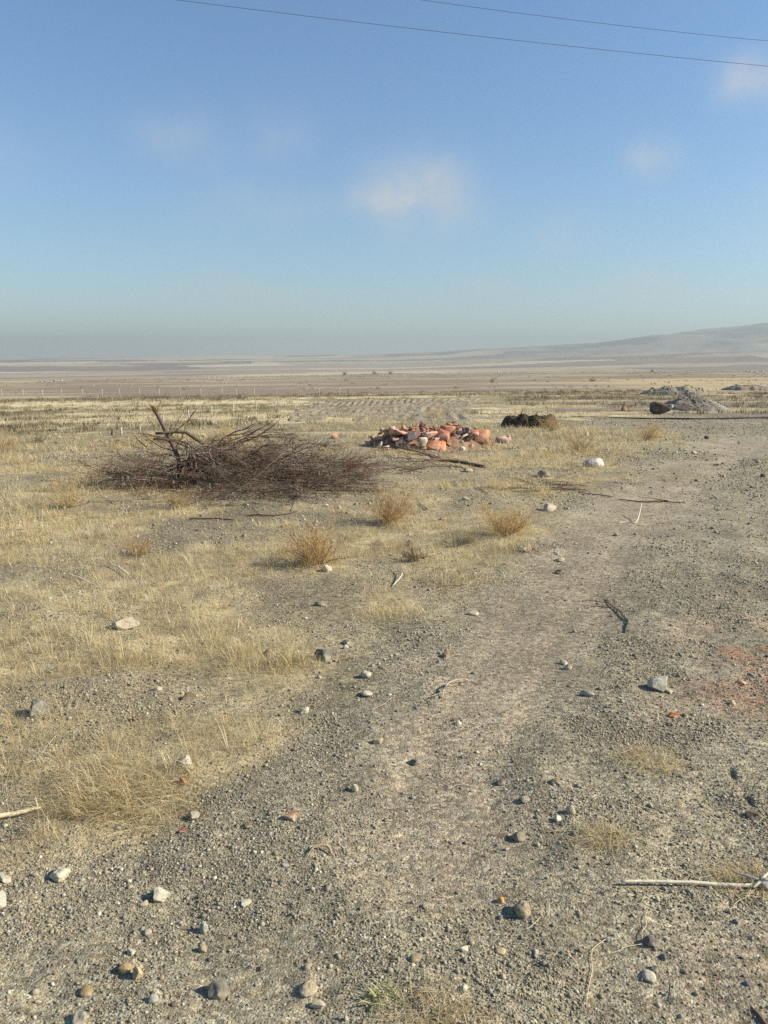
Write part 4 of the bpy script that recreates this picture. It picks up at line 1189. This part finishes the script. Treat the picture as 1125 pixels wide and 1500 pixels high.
tuft(175, 1160, 200, 27, 'big tangled straw tuft at the gravel edge beside the off-white stone', 2700, 1, w=.0017, lean0=.8, flow=3.7)
tuft(425, 975, 70, 20, 'thick blond tuft beside the tan half buried rock', 620, 2, w=.0018, lean0=.3)
tuft(575, 905, 110, 13, 'pale blond tuft at the verge of the track below the pale curved stick', 620, 3, w=.002, lean0=.3)
tuft(885, 1232, 75, 22, 'small flattened straw tuft on the gravel near the grey upright pebble', 420, 4, w=.0014, lean0=1.1)
tuft(955, 1115, 90, 26, 'loose flattened straw patch below the brick fragment', 420, 5, w=.0014, lean0=1.2)
tuft(1085, 1292, 90, 26, 'ragged straw heap around the knotted joint of the long stem', 420, 6, w=.0013, lean0=1.1)
tuft(640, 1495, 150, 26, 'short golden straw patch at the bottom edge of the picture', 700, 7, w=.0012, lean0=1.0)
tuft(665, 850, 90, 12, 'straw tuft at the verge between the flat white stone and the curved stick', 450, 8, w=.0022, lean0=.35)
tuft(760, 805, 70, 13, 'bright straw tuft just above the flat white stone', 600, 9, w=.0022, lean0=.35)
tuft(557, 1458, 40, 16, 'yellow-green weed growing from the bare gravel near the beige cobble', 70, 10, 'weed', .0034, [[.50, .52, .20], [.58, .56, .28], [.42, .45, .17], [.62, .58, .34]], .9, 'weed')

# ------------------------------------------------------------------ heaps
def heap(name, u, v, wpx, hpx, col, col2, label, cat, seed, depth=.8, clod=.25, lam=.18, flat=.3, steep=1.6, skew=0.):
    rng = np.random.default_rng(900 + seed)
    p, dist, dep = gp(u, v); W = wpx * dep / F; Hh = hpx * dep / F
    p = p + np.array([0, W * depth * .4, 0]); p[2] = hfast(p[:1], p[1:2])[0]
    nr, na = 60, 140
    rr = np.linspace(0, 1, nr)[:, None]; th = np.linspace(0, 2 * math.pi, na, endpoint=False)[None]
    edge = 1 + .28 * (fbm(np.cos(th) * 1.7 + seed, np.sin(th) * 1.7, 171 + seed, 3) - .5) * 2
    X = rr * np.cos(th) * W / 2 * edge; Y = rr * np.sin(th) * W * depth / 2 * edge
    x, y = X.ravel() + p[0], Y.ravel() + p[1]
    q = np.broadcast_to(rr, X.shape).ravel()
    sx = X.ravel() / (W / 2)
    prof = np.clip((1 - q) / (1 - flat), 0, 1) ** (1 / steep) * (1 + skew * sx)
    c1 = fbm(x / lam, y / lam, 181 + seed, 4) - .5
    big = fbm(x / (W * .3), y / (W * .3), 182 + seed, 3) - .5
    z = hfast(x, y, np.full_like(x, .2)) + Hh * (prof * (.86 + big * .9) + c1 * clod * 2 * sstep(0, .25, 1 - q)) - .12 * sstep(.82, 1, q)
    z[:na] = z[:na].mean()
    V = np.stack([x, y, z], 1) - p
    col = np.asarray(col)[None] + (np.asarray(col2) - np.asarray(col))[None] * sstep(.35, .65, fbm(x / (lam * 3), y / (lam * 3), 183, 3) + c1 * .4)[:, None]
    col = col * (1 + c1[:, None] * .5)
    i = np.arange(nr - 1)[:, None] * na; j = np.arange(na)[None]; k = (j + 1) % na
    Q = np.stack([i + j, i + na + j, i + na + k, i + k], -1).reshape(-1, 4)
    G = Geo(); G.add(V, Q, None, np.clip(col, .02, 1))
    # clods and stones bedded in the surface of the heap
    for s in range(160):
        ii = rng.integers(na * 4, len(V))
        sz = lam * rng.uniform(.12, .42)
        rv, rt = rock_shape(rng, 1, .8, (sz, sz * rng.uniform(.7, 1.2), sz * .8), .1)
        G.add(rv + V[ii], None, rt, np.clip(col[ii] * rng.uniform(.7, 1.35), .02, 1))
    m = bpy.data.materials.get('heap_soil') or attr_material('heap_soil', .95, (.6, 1.4), 14., bump=.03)
    me = G.mesh(name, m, smooth=False)
    return tag(link(name, me, p), label, cat)

heap('soil_heap', 778, 627, 84, 21, (.055, .040, .028), (.09, .066, .045), 'dark brown heap of clodded earth beside the red rubble', 'soil heap', 1, depth=.7, clod=.3, lam=.16, flat=.5, steep=3.5)
heap('gravel_heap', 1030, 602, 116, 21, (.30, .275, .225), (.17, .145, .11), 'grey heap of gravel and stones beyond the end of the track', 'gravel heap', 2, depth=1.0, clod=.12, lam=.3, flat=.02, steep=1.05, skew=-.2)
heap('stony_bank', 1000, 578, 110, 9, (.21, .19, .155), (.28, .235, .16), 'long low bank of dark stones just behind the grey gravel heap', 'bank', 3, depth=.35, clod=.35, lam=.5, flat=.4, steep=2.5)
heap('stony_bank', 1100, 572, 80, 7, (.22, .20, .165), (.26, .215, .15), 'low bank of dark stones ending at the picture edge', 'bank', 4, depth=.35, clod=.35, lam=.5, flat=.4, steep=2.5)
stone('boulder', 966, 607, 36, 22, (.14, .095, .078), 'dark brown boulder with one pale cut side, standing beside the gravel heap', 'boulder', .9, 5, depth=.9, sink=.1, sub=4, spots=(.22, .17, .13))
stone('stone', 983, 600, 9, 9, WHITE, 'white stone wedged between the dark boulder and the gravel heap', 'stone', .6, 6)
stone('stone', 914, 602, 10, 13, (.46, .26, .16), 'reddish upright stone in scrub a little before the dark boulder', 'stone', .7, 7)
stone('stone', 1014, 581, 10, 9, WHITE, 'white stone lying on top of the grey gravel heap', 'stone', .8, 8, sink=-.0)
stone('stone', 858, 640, 10, 8, (.48, .42, .36), 'pale block in golden grass behind the russet bush', 'stone', .8, 9)
stone('stone', 873, 664, 12, 5, (.13, .11, .09), 'dark flat stone in golden grass just behind the long white boulder', 'stone', .8, 10)
stone('stone', 1037, 643, 10, 6, (.16, .11, .08), 'dark reddish clod alone far out on the track', 'stone', .8, 11)
stone('stone', 1118, 699, 9, 7, (.12, .10, .085), 'dark clod on the track near the picture edge', 'stone', .8, 12)

# ------------------------------------------------------------------ broken red masonry
def chunk(rng, dims, kind):
    bm = bmesh.new()
    n = 10
    P = rng.uniform(-.5, .5, (n, 3))
    P = np.sign(P) * np.abs(P * 2) ** .4 / 2
    for q in P * np.asarray(dims): bm.verts.new(q)
    res = bmesh.ops.convex_hull(bm, input=bm.verts)
    loose = [v for v in bm.verts if not v.link_faces]
    if loose: bmesh.ops.delete(bm, geom=loose, context='VERTS')
    bmesh.ops.bevel(bm, geom=list(bm.edges), offset=min(dims) * .025, segments=1, affect='EDGES', clamp_overlap=True)
    bmesh.ops.triangulate(bm, faces=bm.faces)
    bmesh.ops.subdivide_edges(bm, edges=[e for e in bm.edges if e.calc_length() > min(dims) * .3], cuts=1, use_grid_fill=False)
    bmesh.ops.triangulate(bm, faces=bm.faces)
    V = np.array([v.co[:] for v in bm.verts]); T = np.array([[v.index for v in f.verts] for f in bm.faces]); bm.free()
    V = V + (np.stack([vnoise3(V * 14 + rng.uniform(0, 40), s) for s in (1, 2, 3)], 1) - .5) * min(dims) * .06
    return V, T

BRICK_MATS = {'red': rock_material((.37, .15, .085), 9., (.52, .37, .28)), 'orange': rock_material((.53, .225, .11), 9., (.58, .40, .29)), 'brown': rock_material((.23, .135, .095), 9., (.38, .24, .17)),
              'pink': rock_material((.50, .33, .25), 9., (.62, .52, .43)), 'cream': rock_material((.66, .55, .43), 9.), 'grey': rock_material((.20, .19, .175), 9.)}
class Pile:
    """height of the rubble as it grows: a core mound plus every piece already laid on it"""
    def __init__(self):
        a, b = gp(545, 657)[0], gp(722, 655)[0]
        self.c = (a + b) / 2 + np.array([0, .42, 0]); self.hw = np.linalg.norm(b - a) / 2
        self.x0, self.y0, self.d = self.c[0] - 2.0, self.c[1] - 1.3, .02
        gx, gy = np.meshgrid(self.x0 + np.arange(200) * self.d, self.y0 + np.arange(150) * self.d)
        self.gx, self.gy = gx, gy
        u = (gx - self.c[0]) / self.hw; w = (gy - self.c[1]) / .62
        e = np.clip(1 - np.abs(u) ** 2.2 - w * w, 0, 1)
        self.core = .29 * e ** .7 * (.35 + 1.3 * fbm(gx / .5, gy / .4, 191, 3)) * (1.1 - .35 * np.abs(u + .1))
        self.base = hfast(gx, gy)
        self.z = self.base + self.core
    def at(self, x, y):
        i = np.clip(((np.asarray(y) - self.y0) / self.d).astype(int), 0, 149); j = np.clip(((np.asarray(x) - self.x0) / self.d).astype(int), 0, 199)
        return self.z[i, j]
    def inside(self, x, y): return abs(x - self.c[0]) < 1.95 and abs(y - self.c[1]) < 1.25
    def lay(self, V, x, y):
        """rest the piece V (centred on 0) at x, y; returns its z and raises the pile there"""
        if not self.inside(x, y): return hfast(np.array([x]), np.array([y]))[0] - V[:, 2].min() - .015
        under = self.at(V[:, 0] + x, V[:, 1] + y)
        low = V[:, 2] < np.median(V[:, 2])
        z = np.percentile((under - V[:, 2])[low], 62)
        W = V + np.array([x, y, z])
        for fx in np.linspace(0, 1, 5):
            q = W[V[:, 2] > np.median(V[:, 2])] * fx + np.array([x, y, z + V[:, 2].max() * .6]) * (1 - fx)
            ii = np.clip(((q[:, 1] - self.y0) / self.d).astype(int), 0, 149); jj = np.clip(((q[:, 0] - self.x0) / self.d).astype(int), 0, 199)
            np.maximum.at(self.z, (ii, jj), q[:, 2])
        return z
    def hit(self, u, v):
        """where the sight line through u, v meets the pile or the ground"""
        d = ray(u, v); t = np.linspace(10, 24, 2400); p = d[None] * t[:, None]; p[:, 2] += CAMZ
        h = hfast(p[:, 0], p[:, 1])
        m = (np.abs(p[:, 0] - self.c[0]) < 1.95) & (np.abs(p[:, 1] - self.c[1]) < 1.25)
        h = np.where(m, np.maximum(h, self.at(p[:, 0], p[:, 1])), h)
        k = int(np.argmax(p[:, 2] < h)); return p[k], t[k]
PILE = Pile()

def brick_chunk(p, dep, wpx, hpx, mat, label, rng, depth=.8, group=None, tilt=None):
    W, Hh = wpx * dep / F, hpx * dep / F
    V, T = chunk(rng, (W, W * depth, Hh), mat)
    rx = rng.uniform(-.3, .3, 2) if tilt is None else tilt
    M = np.array((Matrix.Rotation(rx[0], 3, 'X') @ Matrix.Rotation(rx[1], 3, 'Y') @ Matrix.Rotation(rng.uniform(-.6, .6), 3, 'Z')))
    V = V @ M.T; V -= (V.max(0) + V.min(0)) / 2
    z = PILE.lay(V, p[0], p[1])
    me = make_mesh('broken_brick', V, [T], BRICK_MATS[mat], None, False)
    return tag(link('broken_brick', me, (p[0], p[1], z)), label, 'rubble', group)

def build_rubble():
    rng = np.random.default_rng(41)
    # the core of the heap: brick dust and crumbs
    ny, nx = PILE.gx.shape
    e = PILE.core > .004
    z = np.where(e, PILE.base + PILE.core + (fbm(PILE.gx / .06, PILE.gy / .06, 193, 3) - .5) * .05, PILE.base - .06)
    V = np.stack([PILE.gx, PILE.gy, z], -1).reshape(-1, 3)
    n = fbm(PILE.gx / .22, PILE.gy / .22, 194, 3).ravel()[:, None]
    col = np.array([[.20, .13, .085]]) + (n - .3) * np.array([[.30, .18, .11]])
    i = np.arange(ny - 1)[:, None] * nx; j = np.arange(nx - 1)[None]
    Q = np.stack([i + j, i + j + 1, i + nx + j + 1, i + nx + j], -1).reshape(-1, 4)
    keep = e.ravel()[Q].any(1)
    G = Geo(); G.add(V, Q[keep], None, np.clip(col, .03, 1))
    for k in range(420):
        q = rng.integers(0, len(V))
        if not e.ravel()[q]: continue
        sz = rng.uniform(.012, .04); rv, rt = rock_shape(rng, 1, .9, (sz, sz, sz * .8), .1)
        G.add(rv + V[q], None, rt, np.array([(.42, .2, .12), (.3, .16, .1), (.55, .42, .33), (.25, .2, .16)][rng.integers(0, 4)]) * rng.uniform(.8, 1.2))
    me = G.mesh('crumb_mound', attr_material('brick_crumbs', .95, (.65, 1.35), 25., bump=.012), PILE.c, False)
    tag(link('crumb_mound', me, PILE.c), 'low mound of brick dust and crumbs under the broken bricks', 'rubble')
    kinds = ['red', 'red', 'brown', 'brown', 'orange', 'orange', 'pink', 'brown']
    lab = {'red': 'small broken red brick in the rubble heap', 'brown': 'small broken brown brick in the rubble heap', 'orange': 'small broken orange brick in the rubble heap', 'pink': 'small broken pink brick in the rubble heap'}
    def small(nn):
        for k in range(nn):
            a = rng.uniform(0, 6.283); r = rng.random() ** .55
            x = PILE.c[0] + math.cos(a) * r * PILE.hw * 1.06; y = PILE.c[1] + math.sin(a) * r * .68
            m = kinds[rng.integers(0, len(kinds))]
            brick_chunk((x, y), 14.5, 5 + 15 * rng.random() ** 1.7, rng.uniform(4, 9), m, lab[m], rng, rng.uniform(.5, 1), 'small broken ' + m + ' bricks of the rubble heap', rng.uniform(-.6, .6, 2))
    small(130)
    S = [
        (605, 664, 34, 30, 'brown', 'largest brown block at the front foot of the rubble heap'),
        (620, 662, 16, 26, 'cream', 'cream faced slab standing against the largest brown block'),
        (639, 664, 30, 15, 'orange', 'bright orange block at the front foot of the rubble heap'),
        (705, 648, 27, 24, 'orange', 'broad orange block at the end of the heap next to the dark soil'),
        (692, 652, 18, 15, 'brown', 'brown slab leaning on the broad orange block'),
        (685, 641, 11, 18, 'grey', 'grey block standing upright among the red rubble'),
        (690, 655, 8, 8, 'cream', 'small cream lump below the grey upright block'),
        (580, 645, 42, 11, 'red', 'long red slab lying along the far end of the rubble'),
        (555, 650, 18, 9, 'pink', 'pink chunk at the very tip of the rubble heap'),
        (575, 655, 13, 16, 'pink', 'pinkish hollow chunk standing near the tip of the rubble'),
        (556, 660, 8, 13, 'cream', 'curved cream shard at the front of the rubble tip'),
        (564, 663, 14, 9, 'pink', 'pink shard lying before the curved cream shard'),
        (647, 650, 25, 19, 'red', 'deep red block in the middle of the rubble heap'),
        (630, 646, 25, 12, 'pink', 'pale pink slab sloping down the middle of the rubble heap'),
        (603, 645, 14, 16, 'cream', 'cream block propped above the largest brown block'),
        (641, 636, 15, 11, 'cream', 'pale cream chunk just beside the orange peak block'),
        (657, 635, 23, 17, 'orange', 'orange block forming the peak of the rubble heap'),
        (735, 652, 22, 11, 'pink', 'dull pink chunk between the rubble heap and the soil heap'),
        (745, 650, 12, 12, 'pink', 'last pink chunk nearest the soil heap'),
        (490, 645, 14, 9, 'orange', 'orange block lying by itself in grass between pile and rubble'),
    ]
    for (u, v, w, h, m, lb) in S:
        p, dep = PILE.hit(u, v - h * .3)
        brick_chunk(p, min(dep, 15.2) if PILE.inside(p[0], p[1]) else dep, w * .94, h * 1.0, m, lb, rng, rng.uniform(.5, .8), None, rng.uniform(-.22, .22, 2))
    small(60)
build_rubble()

# ------------------------------------------------------------------ fences
wood_post = attr_material('weathered_post', .85, (.75, 1.2), 12.)
def fence(name, posts, label, wires=2, rad=.035):
    """posts: (u, foot v, top v)"""
    base = gp(*posts[0][:2])[0]
    root = empty(name, tuple(base))
    tops = []
    for k, (u, v, vt) in enumerate(posts):
        p, dist, dep = gp(u, v)
        h = (v - vt) * dep / F
        rng = np.random.default_rng(k)
        G = Geo()
        tilt = rng.normal(0, .03, 2)
        G.tube([(0, 0, -.15), (tilt[0] * h * .5, tilt[1] * h * .5, h * .5), (tilt[0] * h, tilt[1] * h, h)], [rad, rad * .95, rad * .85], 6, np.array([.46, .42, .33]) * rng.uniform(.8, 1.1))
        link('post', G.mesh('post', wood_post), tuple(p - base), root)
        tops.append((p, h))
    G = Geo()
    for (p, h), (q, g) in zip(tops, tops[1:]):
        for f in np.linspace(.45, .92, wires):
            a = p + np.array([0, 0, h * f]); b = q + np.array([0, 0, g * f]); m = (a + b) / 2 - np.array([0, 0, .03])
            G.tube([a, m, b], [.003] * 3, 3, (.25, .24, .22), False)
    link('wire', G.mesh('wire', wood_post, base), (0, 0, 0), root)
    return tag(root, label, 'fence')
fence('wire_fence', [(-62, 585, 571), (-30, 584.5, 571), (3, 584, 571), (34, 584, 570.5), (63, 584, 571), (91, 583.5, 570), (121, 583, 570), (150, 583, 569.5), (176, 582.5, 569), (205, 582, 569), (234, 582, 569), (264, 582, 569), (294, 582, 569),
                     (325, 582, 568), (346, 582, 569), (373, 582, 569), (405, 581.5, 568.5), (440, 581, 570), (468, 582, 568), (497, 580, 567.5)],
      'long row of thin pale posts crossing the far edge of the field', 3, .034)
fence('wire_fence', [(407, 602, 581), (375, 605, 587), (342, 608, 590), (310, 612, 595), (277, 617, 600), (240, 622, 608), (205, 632, 623), (178, 638, 626)], 'nearer short row of pale posts running down to the brush pile', 2, .026)
fence_post = None
def lone_post(u, v, vt, rad, col, label):
    p, dist, dep = gp(u, v); h = (v - vt) * dep / F
    G = Geo(); G.tube([(0, 0, -.1), (.004, 0, h * .6), (.01, 0, h)], [rad, rad, rad * .8], 6, col)
    tag(link('stake', G.mesh('stake', wood_post), p), label, 'stake')
lone_post(173, 693, 682, .008, (.66, .62, .52), 'thin pale stake in grass at the low end of the brush pile')
lone_post(164, 638, 630, .022, (.07, .06, .05), 'dark short stake in the pale grass behind the brush pile')
lone_post(510, 582, 569, .045, (.15, .13, .11), 'dark post just past the end of the long fence')

# ------------------------------------------------------------------ the plateau's crest: stones, bushes, hut
def build_crest():
    rng = np.random.default_rng(61)
    V, T = rock_shape(rng, 2, .8, (2, 2, 1.6), .08)
    protos = []
    for k in range(5):
        V, T = rock_shape(rng, 2, .8, (2, 1.7, 1.5), .08); protos.append(make_mesh('pale_stone', V, [T], rock_material((.50, .47, .41), 1.2), None, False))
    def crest_v(u):
        best = None
        for v in np.arange(535, 575, .5):
            p, dist, dep = gp(u, v)
            if dist < 420: return v
        return 560
    n = 0
    for k in range(95):
        if k < 30: u = rng.uniform(285, 345); dv = rng.uniform(.5, 6)
        elif k < 60: u = rng.uniform(250, 620); dv = abs(rng.normal(0, 6)) + .3
        elif k < 70: u = rng.uniform(1080, 1118); dv = rng.uniform(.3, 2.5)
        else: u = rng.uniform(20, 1120); dv = abs(rng.normal(0, 9)) + .3
        v = crest_v(u) + dv
        p, dist, dep = gp(u, v)
        s = rng.uniform(.5, 1.4) * dep / F
        if 60 <= k < 70: s *= 1.7
        o = link('pale_stone', protos[k % 5], p + np.array([0, 0, s * .4])); o.scale = (s, s, s * rng.uniform(.7, 1.2)); o.rotation_euler = (0, 0, rng.uniform(0, 6))
        tag(o, 'pale stone scattered on the bare plateau near its crest', 'stone', 'pale stones along the plateau crest')
    for u, w, h, lab in ((548, 9, 5, 'small dark bush on the plateau crest'), (504, 8, 7, 'small dark tree-like bush on the crest above the ploughed plot'), (571, 10, 5, 'wide dark bush at the foot of the far pale strip'),
                         (720, 14, 4, 'flat dark bush on the plateau above the soil heap'), (868, 10, 5, 'dark bush on the bare plateau above the russet bush'), (955, 7, 4, 'dark bush on the skyline of the plateau')):
        v = crest_v(u) + (1 if u not in (720, 868) else 15)
        shrub(u, v, w, h, (.10, .085, .05), (.13, .11, .065), lab, 'bush', 14, 260, int(u), .09)
    # small pale block by the skyline
    u, v = 730, crest_v(730) + 1.2
    p, dist, dep = gp(u, v); s = dep / F
    root = empty('stone_pillar', tuple(p))
    G = Geo(); Vv, Tt = chunk(rng, (2.6 * s, 2.2 * s, 5.0 * s), 'x'); Vv[:, 2] += 2.3 * s; G.add(Vv, None, Tt, (.62, .60, .56)); link('shaft', G.mesh('shaft', wood_post, smooth=False), (0, 0, 0), root)
    G = Geo(); Vv, Tt = chunk(rng, (3.4 * s, 2.8 * s, 1.0 * s), 'x'); Vv[:, 2] += 5.1 * s; G.add(Vv, None, Tt, (.55, .53, .5)); link('cap', G.mesh('cap', wood_post, smooth=False), (0, 0, 0), root)
    tag(root, 'small pale pillar standing on the skyline of the plateau', 'pillar')
    # grey stones heaped at the left end of the plateau
    for k in range(14):
        u = rng.uniform(58, 92); v = crest_v(u) + rng.uniform(.5, 3)
        p, dist, dep = gp(u, v); s = rng.uniform(1.1, 2.6) * dep / F
        o = link('grey_stone', protos[k % 5].copy(), p + np.array([0, 0, s * .3])); o.scale = (s * 1.4, s, s * .8); o.rotation_euler = (0, 0, rng.uniform(0, 6))
        o.data.materials.clear(); o.data.materials.append(rock_material((.30, .30, .30), 1.2))
        tag(o, 'grey stone in the little stone row at the low end of the plateau', 'stone', 'grey stones at the low end of the plateau')
build_crest()

# ------------------------------------------------------------------ overhead cables
def cable(uv0, uv1, h0, h1, label):
    a, b = ray(*uv0), ray(*uv1)
    A = a * (h0 - CAMZ) / a[2]; B = b * (h1 - CAMZ) / b[2]
    A[2] += CAMZ; B[2] += CAMZ
    t = np.linspace(-1.2, 2.2, 60)
    P = A[None] + (B - A)[None] * t[:, None]
    P[:, 2] += .35 * (t * (t - 1)) * .5
    G = Geo(); G.tube(P, np.full(len(P), .0042), 6, (.12, .12, .13))
    o0 = (A + B) / 2
    tag(link('power_cable', G.mesh('power_cable', attr_material('cable_sheath', .6, (.9, 1.1), 5.), o0), o0), label, 'cable')
cable((245, -2), (1125, 97), 8.0, 7.6, 'thin dark overhead cable crossing the sky, lower of two')
cable((612, -1), (1125, 60), 9.2, 8.7, 'thin dark overhead cable crossing the sky, higher of two')

# ------------------------------------------------------------------ haze
HAZE_D = 2.3e-4
def build_haze():
    me = bpy.data.meshes.new('haze'); bm = bmesh.new(); bmesh.ops.create_cube(bm, size=1)
    x = 9100.; z0, z1 = -60., 255.
    for v in bm.verts:
        v.co = (v.co.x * 2 * x, v.co.y * 2 * x, z0 if v.co.z < 0 else z1)
    bm.to_mesh(me); bm.free()
    m, nt, nodes, L = new_mat('haze_air')
    out = N(nt, 'ShaderNodeOutputMaterial'); pv = N(nt, 'ShaderNodeVolumePrincipled')
    pv.inputs['Color'].default_value = (.42, .50, .55, 1); pv.inputs['Density'].default_value = HAZE_D; pv.inputs['Anisotropy'].default_value = .25
    pv.inputs['Density Attribute'].default_value = ''; pv.inputs['Color Attribute'].default_value = ''; pv.inputs['Temperature Attribute'].default_value = ''
    L.new(pv.outputs[0], out.inputs['Volume'])
    me.materials.append(m)
    tag(link('haze', me), 'thin pale dusty haze over the whole plain', 'haze', kind='stuff')
build_haze()

# ------------------------------------------------------------------ light and sky
SUN_EL, SUN_AZ = R(32), R(94)        # azimuth clockwise from the view direction
sd = Vector((math.sin(SUN_AZ) * math.cos(SUN_EL), math.cos(SUN_AZ) * math.cos(SUN_EL), math.sin(SUN_EL)))
sun = bpy.data.lights.new('sun', 'SUN'); sun.energy = 4.7; sun.angle = R(.53); sun.color = (1, .91, .76)
so = bpy.data.objects.new('sun', sun); COL.objects.link(so); so.rotation_euler = (-sd).to_track_quat('-Z', 'Y').to_euler(); so.location = sd * 60

W = bpy.data.worlds.new('World'); scene.world = W; W.use_nodes = True
nt = W.node_tree; nt.nodes.clear()
out = N(nt, 'ShaderNodeOutputWorld'); bg = N(nt, 'ShaderNodeBackground'); nt.links.new(bg.outputs[0], out.inputs[0])
sky = N(nt, 'ShaderNodeTexSky', sky_type='NISHITA', sun_disc=False, sun_elevation=SUN_EL, sun_rotation=SUN_AZ, altitude=0., air_density=1.3, dust_density=0., ozone_density=7.0)
SKY_S = .082
bg.inputs['Strength'].default_value = SKY_S
tc = N(nt, 'ShaderNodeTexCoord')
D = tc.outputs['Generated']
wn = N(nt, 'ShaderNodeTexNoise', i_Scale=7.0, i_Detail=7.0, i_Roughness=.6); nt.links.new(D, wn.inputs['Vector'])
fine = N(nt, 'ShaderNodeTexNoise', i_Scale=20.0, i_Detail=9.0, i_Roughness=.6); nt.links.new(D, fine.inputs['Vector'])
ws = N(nt, 'ShaderNodeVectorMath', operation='SUBTRACT'); nt.links.new(wn.outputs['Color'], ws.inputs[0]); ws.inputs[1].default_value = (.5, .5, .5)
wv = N(nt, 'ShaderNodeVectorMath', operation='SCALE'); nt.links.new(ws.outputs[0], wv.inputs[0]); wv.inputs['Scale'].default_value = .05
DW = N(nt, 'ShaderNodeVectorMath', operation='ADD'); nt.links.new(D, DW.inputs[0]); nt.links.new(wv.outputs[0], DW.inputs[1])
def M2(op, a, b):
    n = N(nt, 'ShaderNodeMath', operation=op)
    for s, v in zip(n.inputs, (a, b)):
        if isinstance(v, (int, float)): s.default_value = v
        else: nt.links.new(v, s)
    return n.outputs[0]
total = None
for (u, v, ru, rv, k) in ((618, 292, 74, 48, .8), (550, 306, 36, 22, .35), (955, 232, 36, 28, .5), (1112, 108, 50, 32, .7), (395, 305, 100, 40, .25), (415, 195, 56, 34, .2), (258, 208, 64, 34, .28), (716, 415, 34, 18, .42),
                          (390, 432, 60, 16, .6), (295, 415, 36, 20, .5), (950, 420, 46, 24, .5), (820, 350, 60, 30, .2), (1250, 300, 120, 60, .3), (-150, 200, 160, 70, .3)):
    c = Vector(ray(u, v)); dl = c.length; c.normalize()
    rt = c.cross(Vector((0, 0, 1))).normalized(); up = rt.cross(c).normalized()
    a, b = ru / F / dl, rv / F / dl
    sub = N(nt, 'ShaderNodeVectorMath', operation='SUBTRACT'); nt.links.new(DW.outputs[0], sub.inputs[0]); sub.inputs[1].default_value = c
    dx = N(nt, 'ShaderNodeVectorMath', operation='DOT_PRODUCT'); nt.links.new(sub.outputs[0], dx.inputs[0]); dx.inputs[1].default_value = rt / a
    dy = N(nt, 'ShaderNodeVectorMath', operation='DOT_PRODUCT'); nt.links.new(sub.outputs[0], dy.inputs[0]); dy.inputs[1].default_value = up / b
    dz = N(nt, 'ShaderNodeVectorMath', operation='DOT_PRODUCT'); nt.links.new(sub.outputs[0], dz.inputs[0]); dz.inputs[1].default_value = c * 2
    q = M2('ADD', M2('ADD', M2('POWER', M2('ABSOLUTE', dx.outputs['Value'], 0), 2.0), M2('POWER', M2('ABSOLUTE', dy.outputs['Value'], 0), 2.0)), M2('POWER', M2('ABSOLUTE', dz.outputs['Value'], 0), 2.0))
    g = M2('MULTIPLY', M2('EXPONENT', M2('MULTIPLY', q, -1.0), 0), k)
    total = g if total is None else M2('ADD', total, g)
fr = maprange(nt, fine.outputs['Fac'], .34, .62, .42, 1.08)
mask = M2('MINIMUM', M2('MULTIPLY', total, fr), .9)
CLOUD = (4.3, 4.5, 4.6)
mixed = mix_col(nt, sky.outputs[0], CLOUD, mask, 'MIX')
nt.links.new(mixed, bg.inputs['Color'])

# ------------------------------------------------------------------ camera and render settings
cam = bpy.data.cameras.new('camera'); co = bpy.data.objects.new('camera', cam); COL.objects.link(co)
co.location = (0, 0, CAMZ); co.rotation_euler = (math.pi / 2 - PITCH, 0, 0)
cam.sensor_fit = 'VERTICAL'; cam.angle = 2 * math.atan(750 / F)
cam.clip_start = .05; cam.clip_end = 40000
scene.camera = co
vs = scene.view_settings
scene.display_settings.display_device = 'sRGB'
vs.view_transform = 'Standard'; vs.look = 'None'; vs.gamma = 1; vs.exposure = .84; vs.use_curve_mapping = False
cy = scene.cycles
cy.max_bounces = 5; cy.diffuse_bounces = 3; cy.glossy_bounces = 2; cy.transmission_bounces = 3; cy.transparent_max_bounces = 6; cy.volume_bounces = 1
cy.use_denoising = False
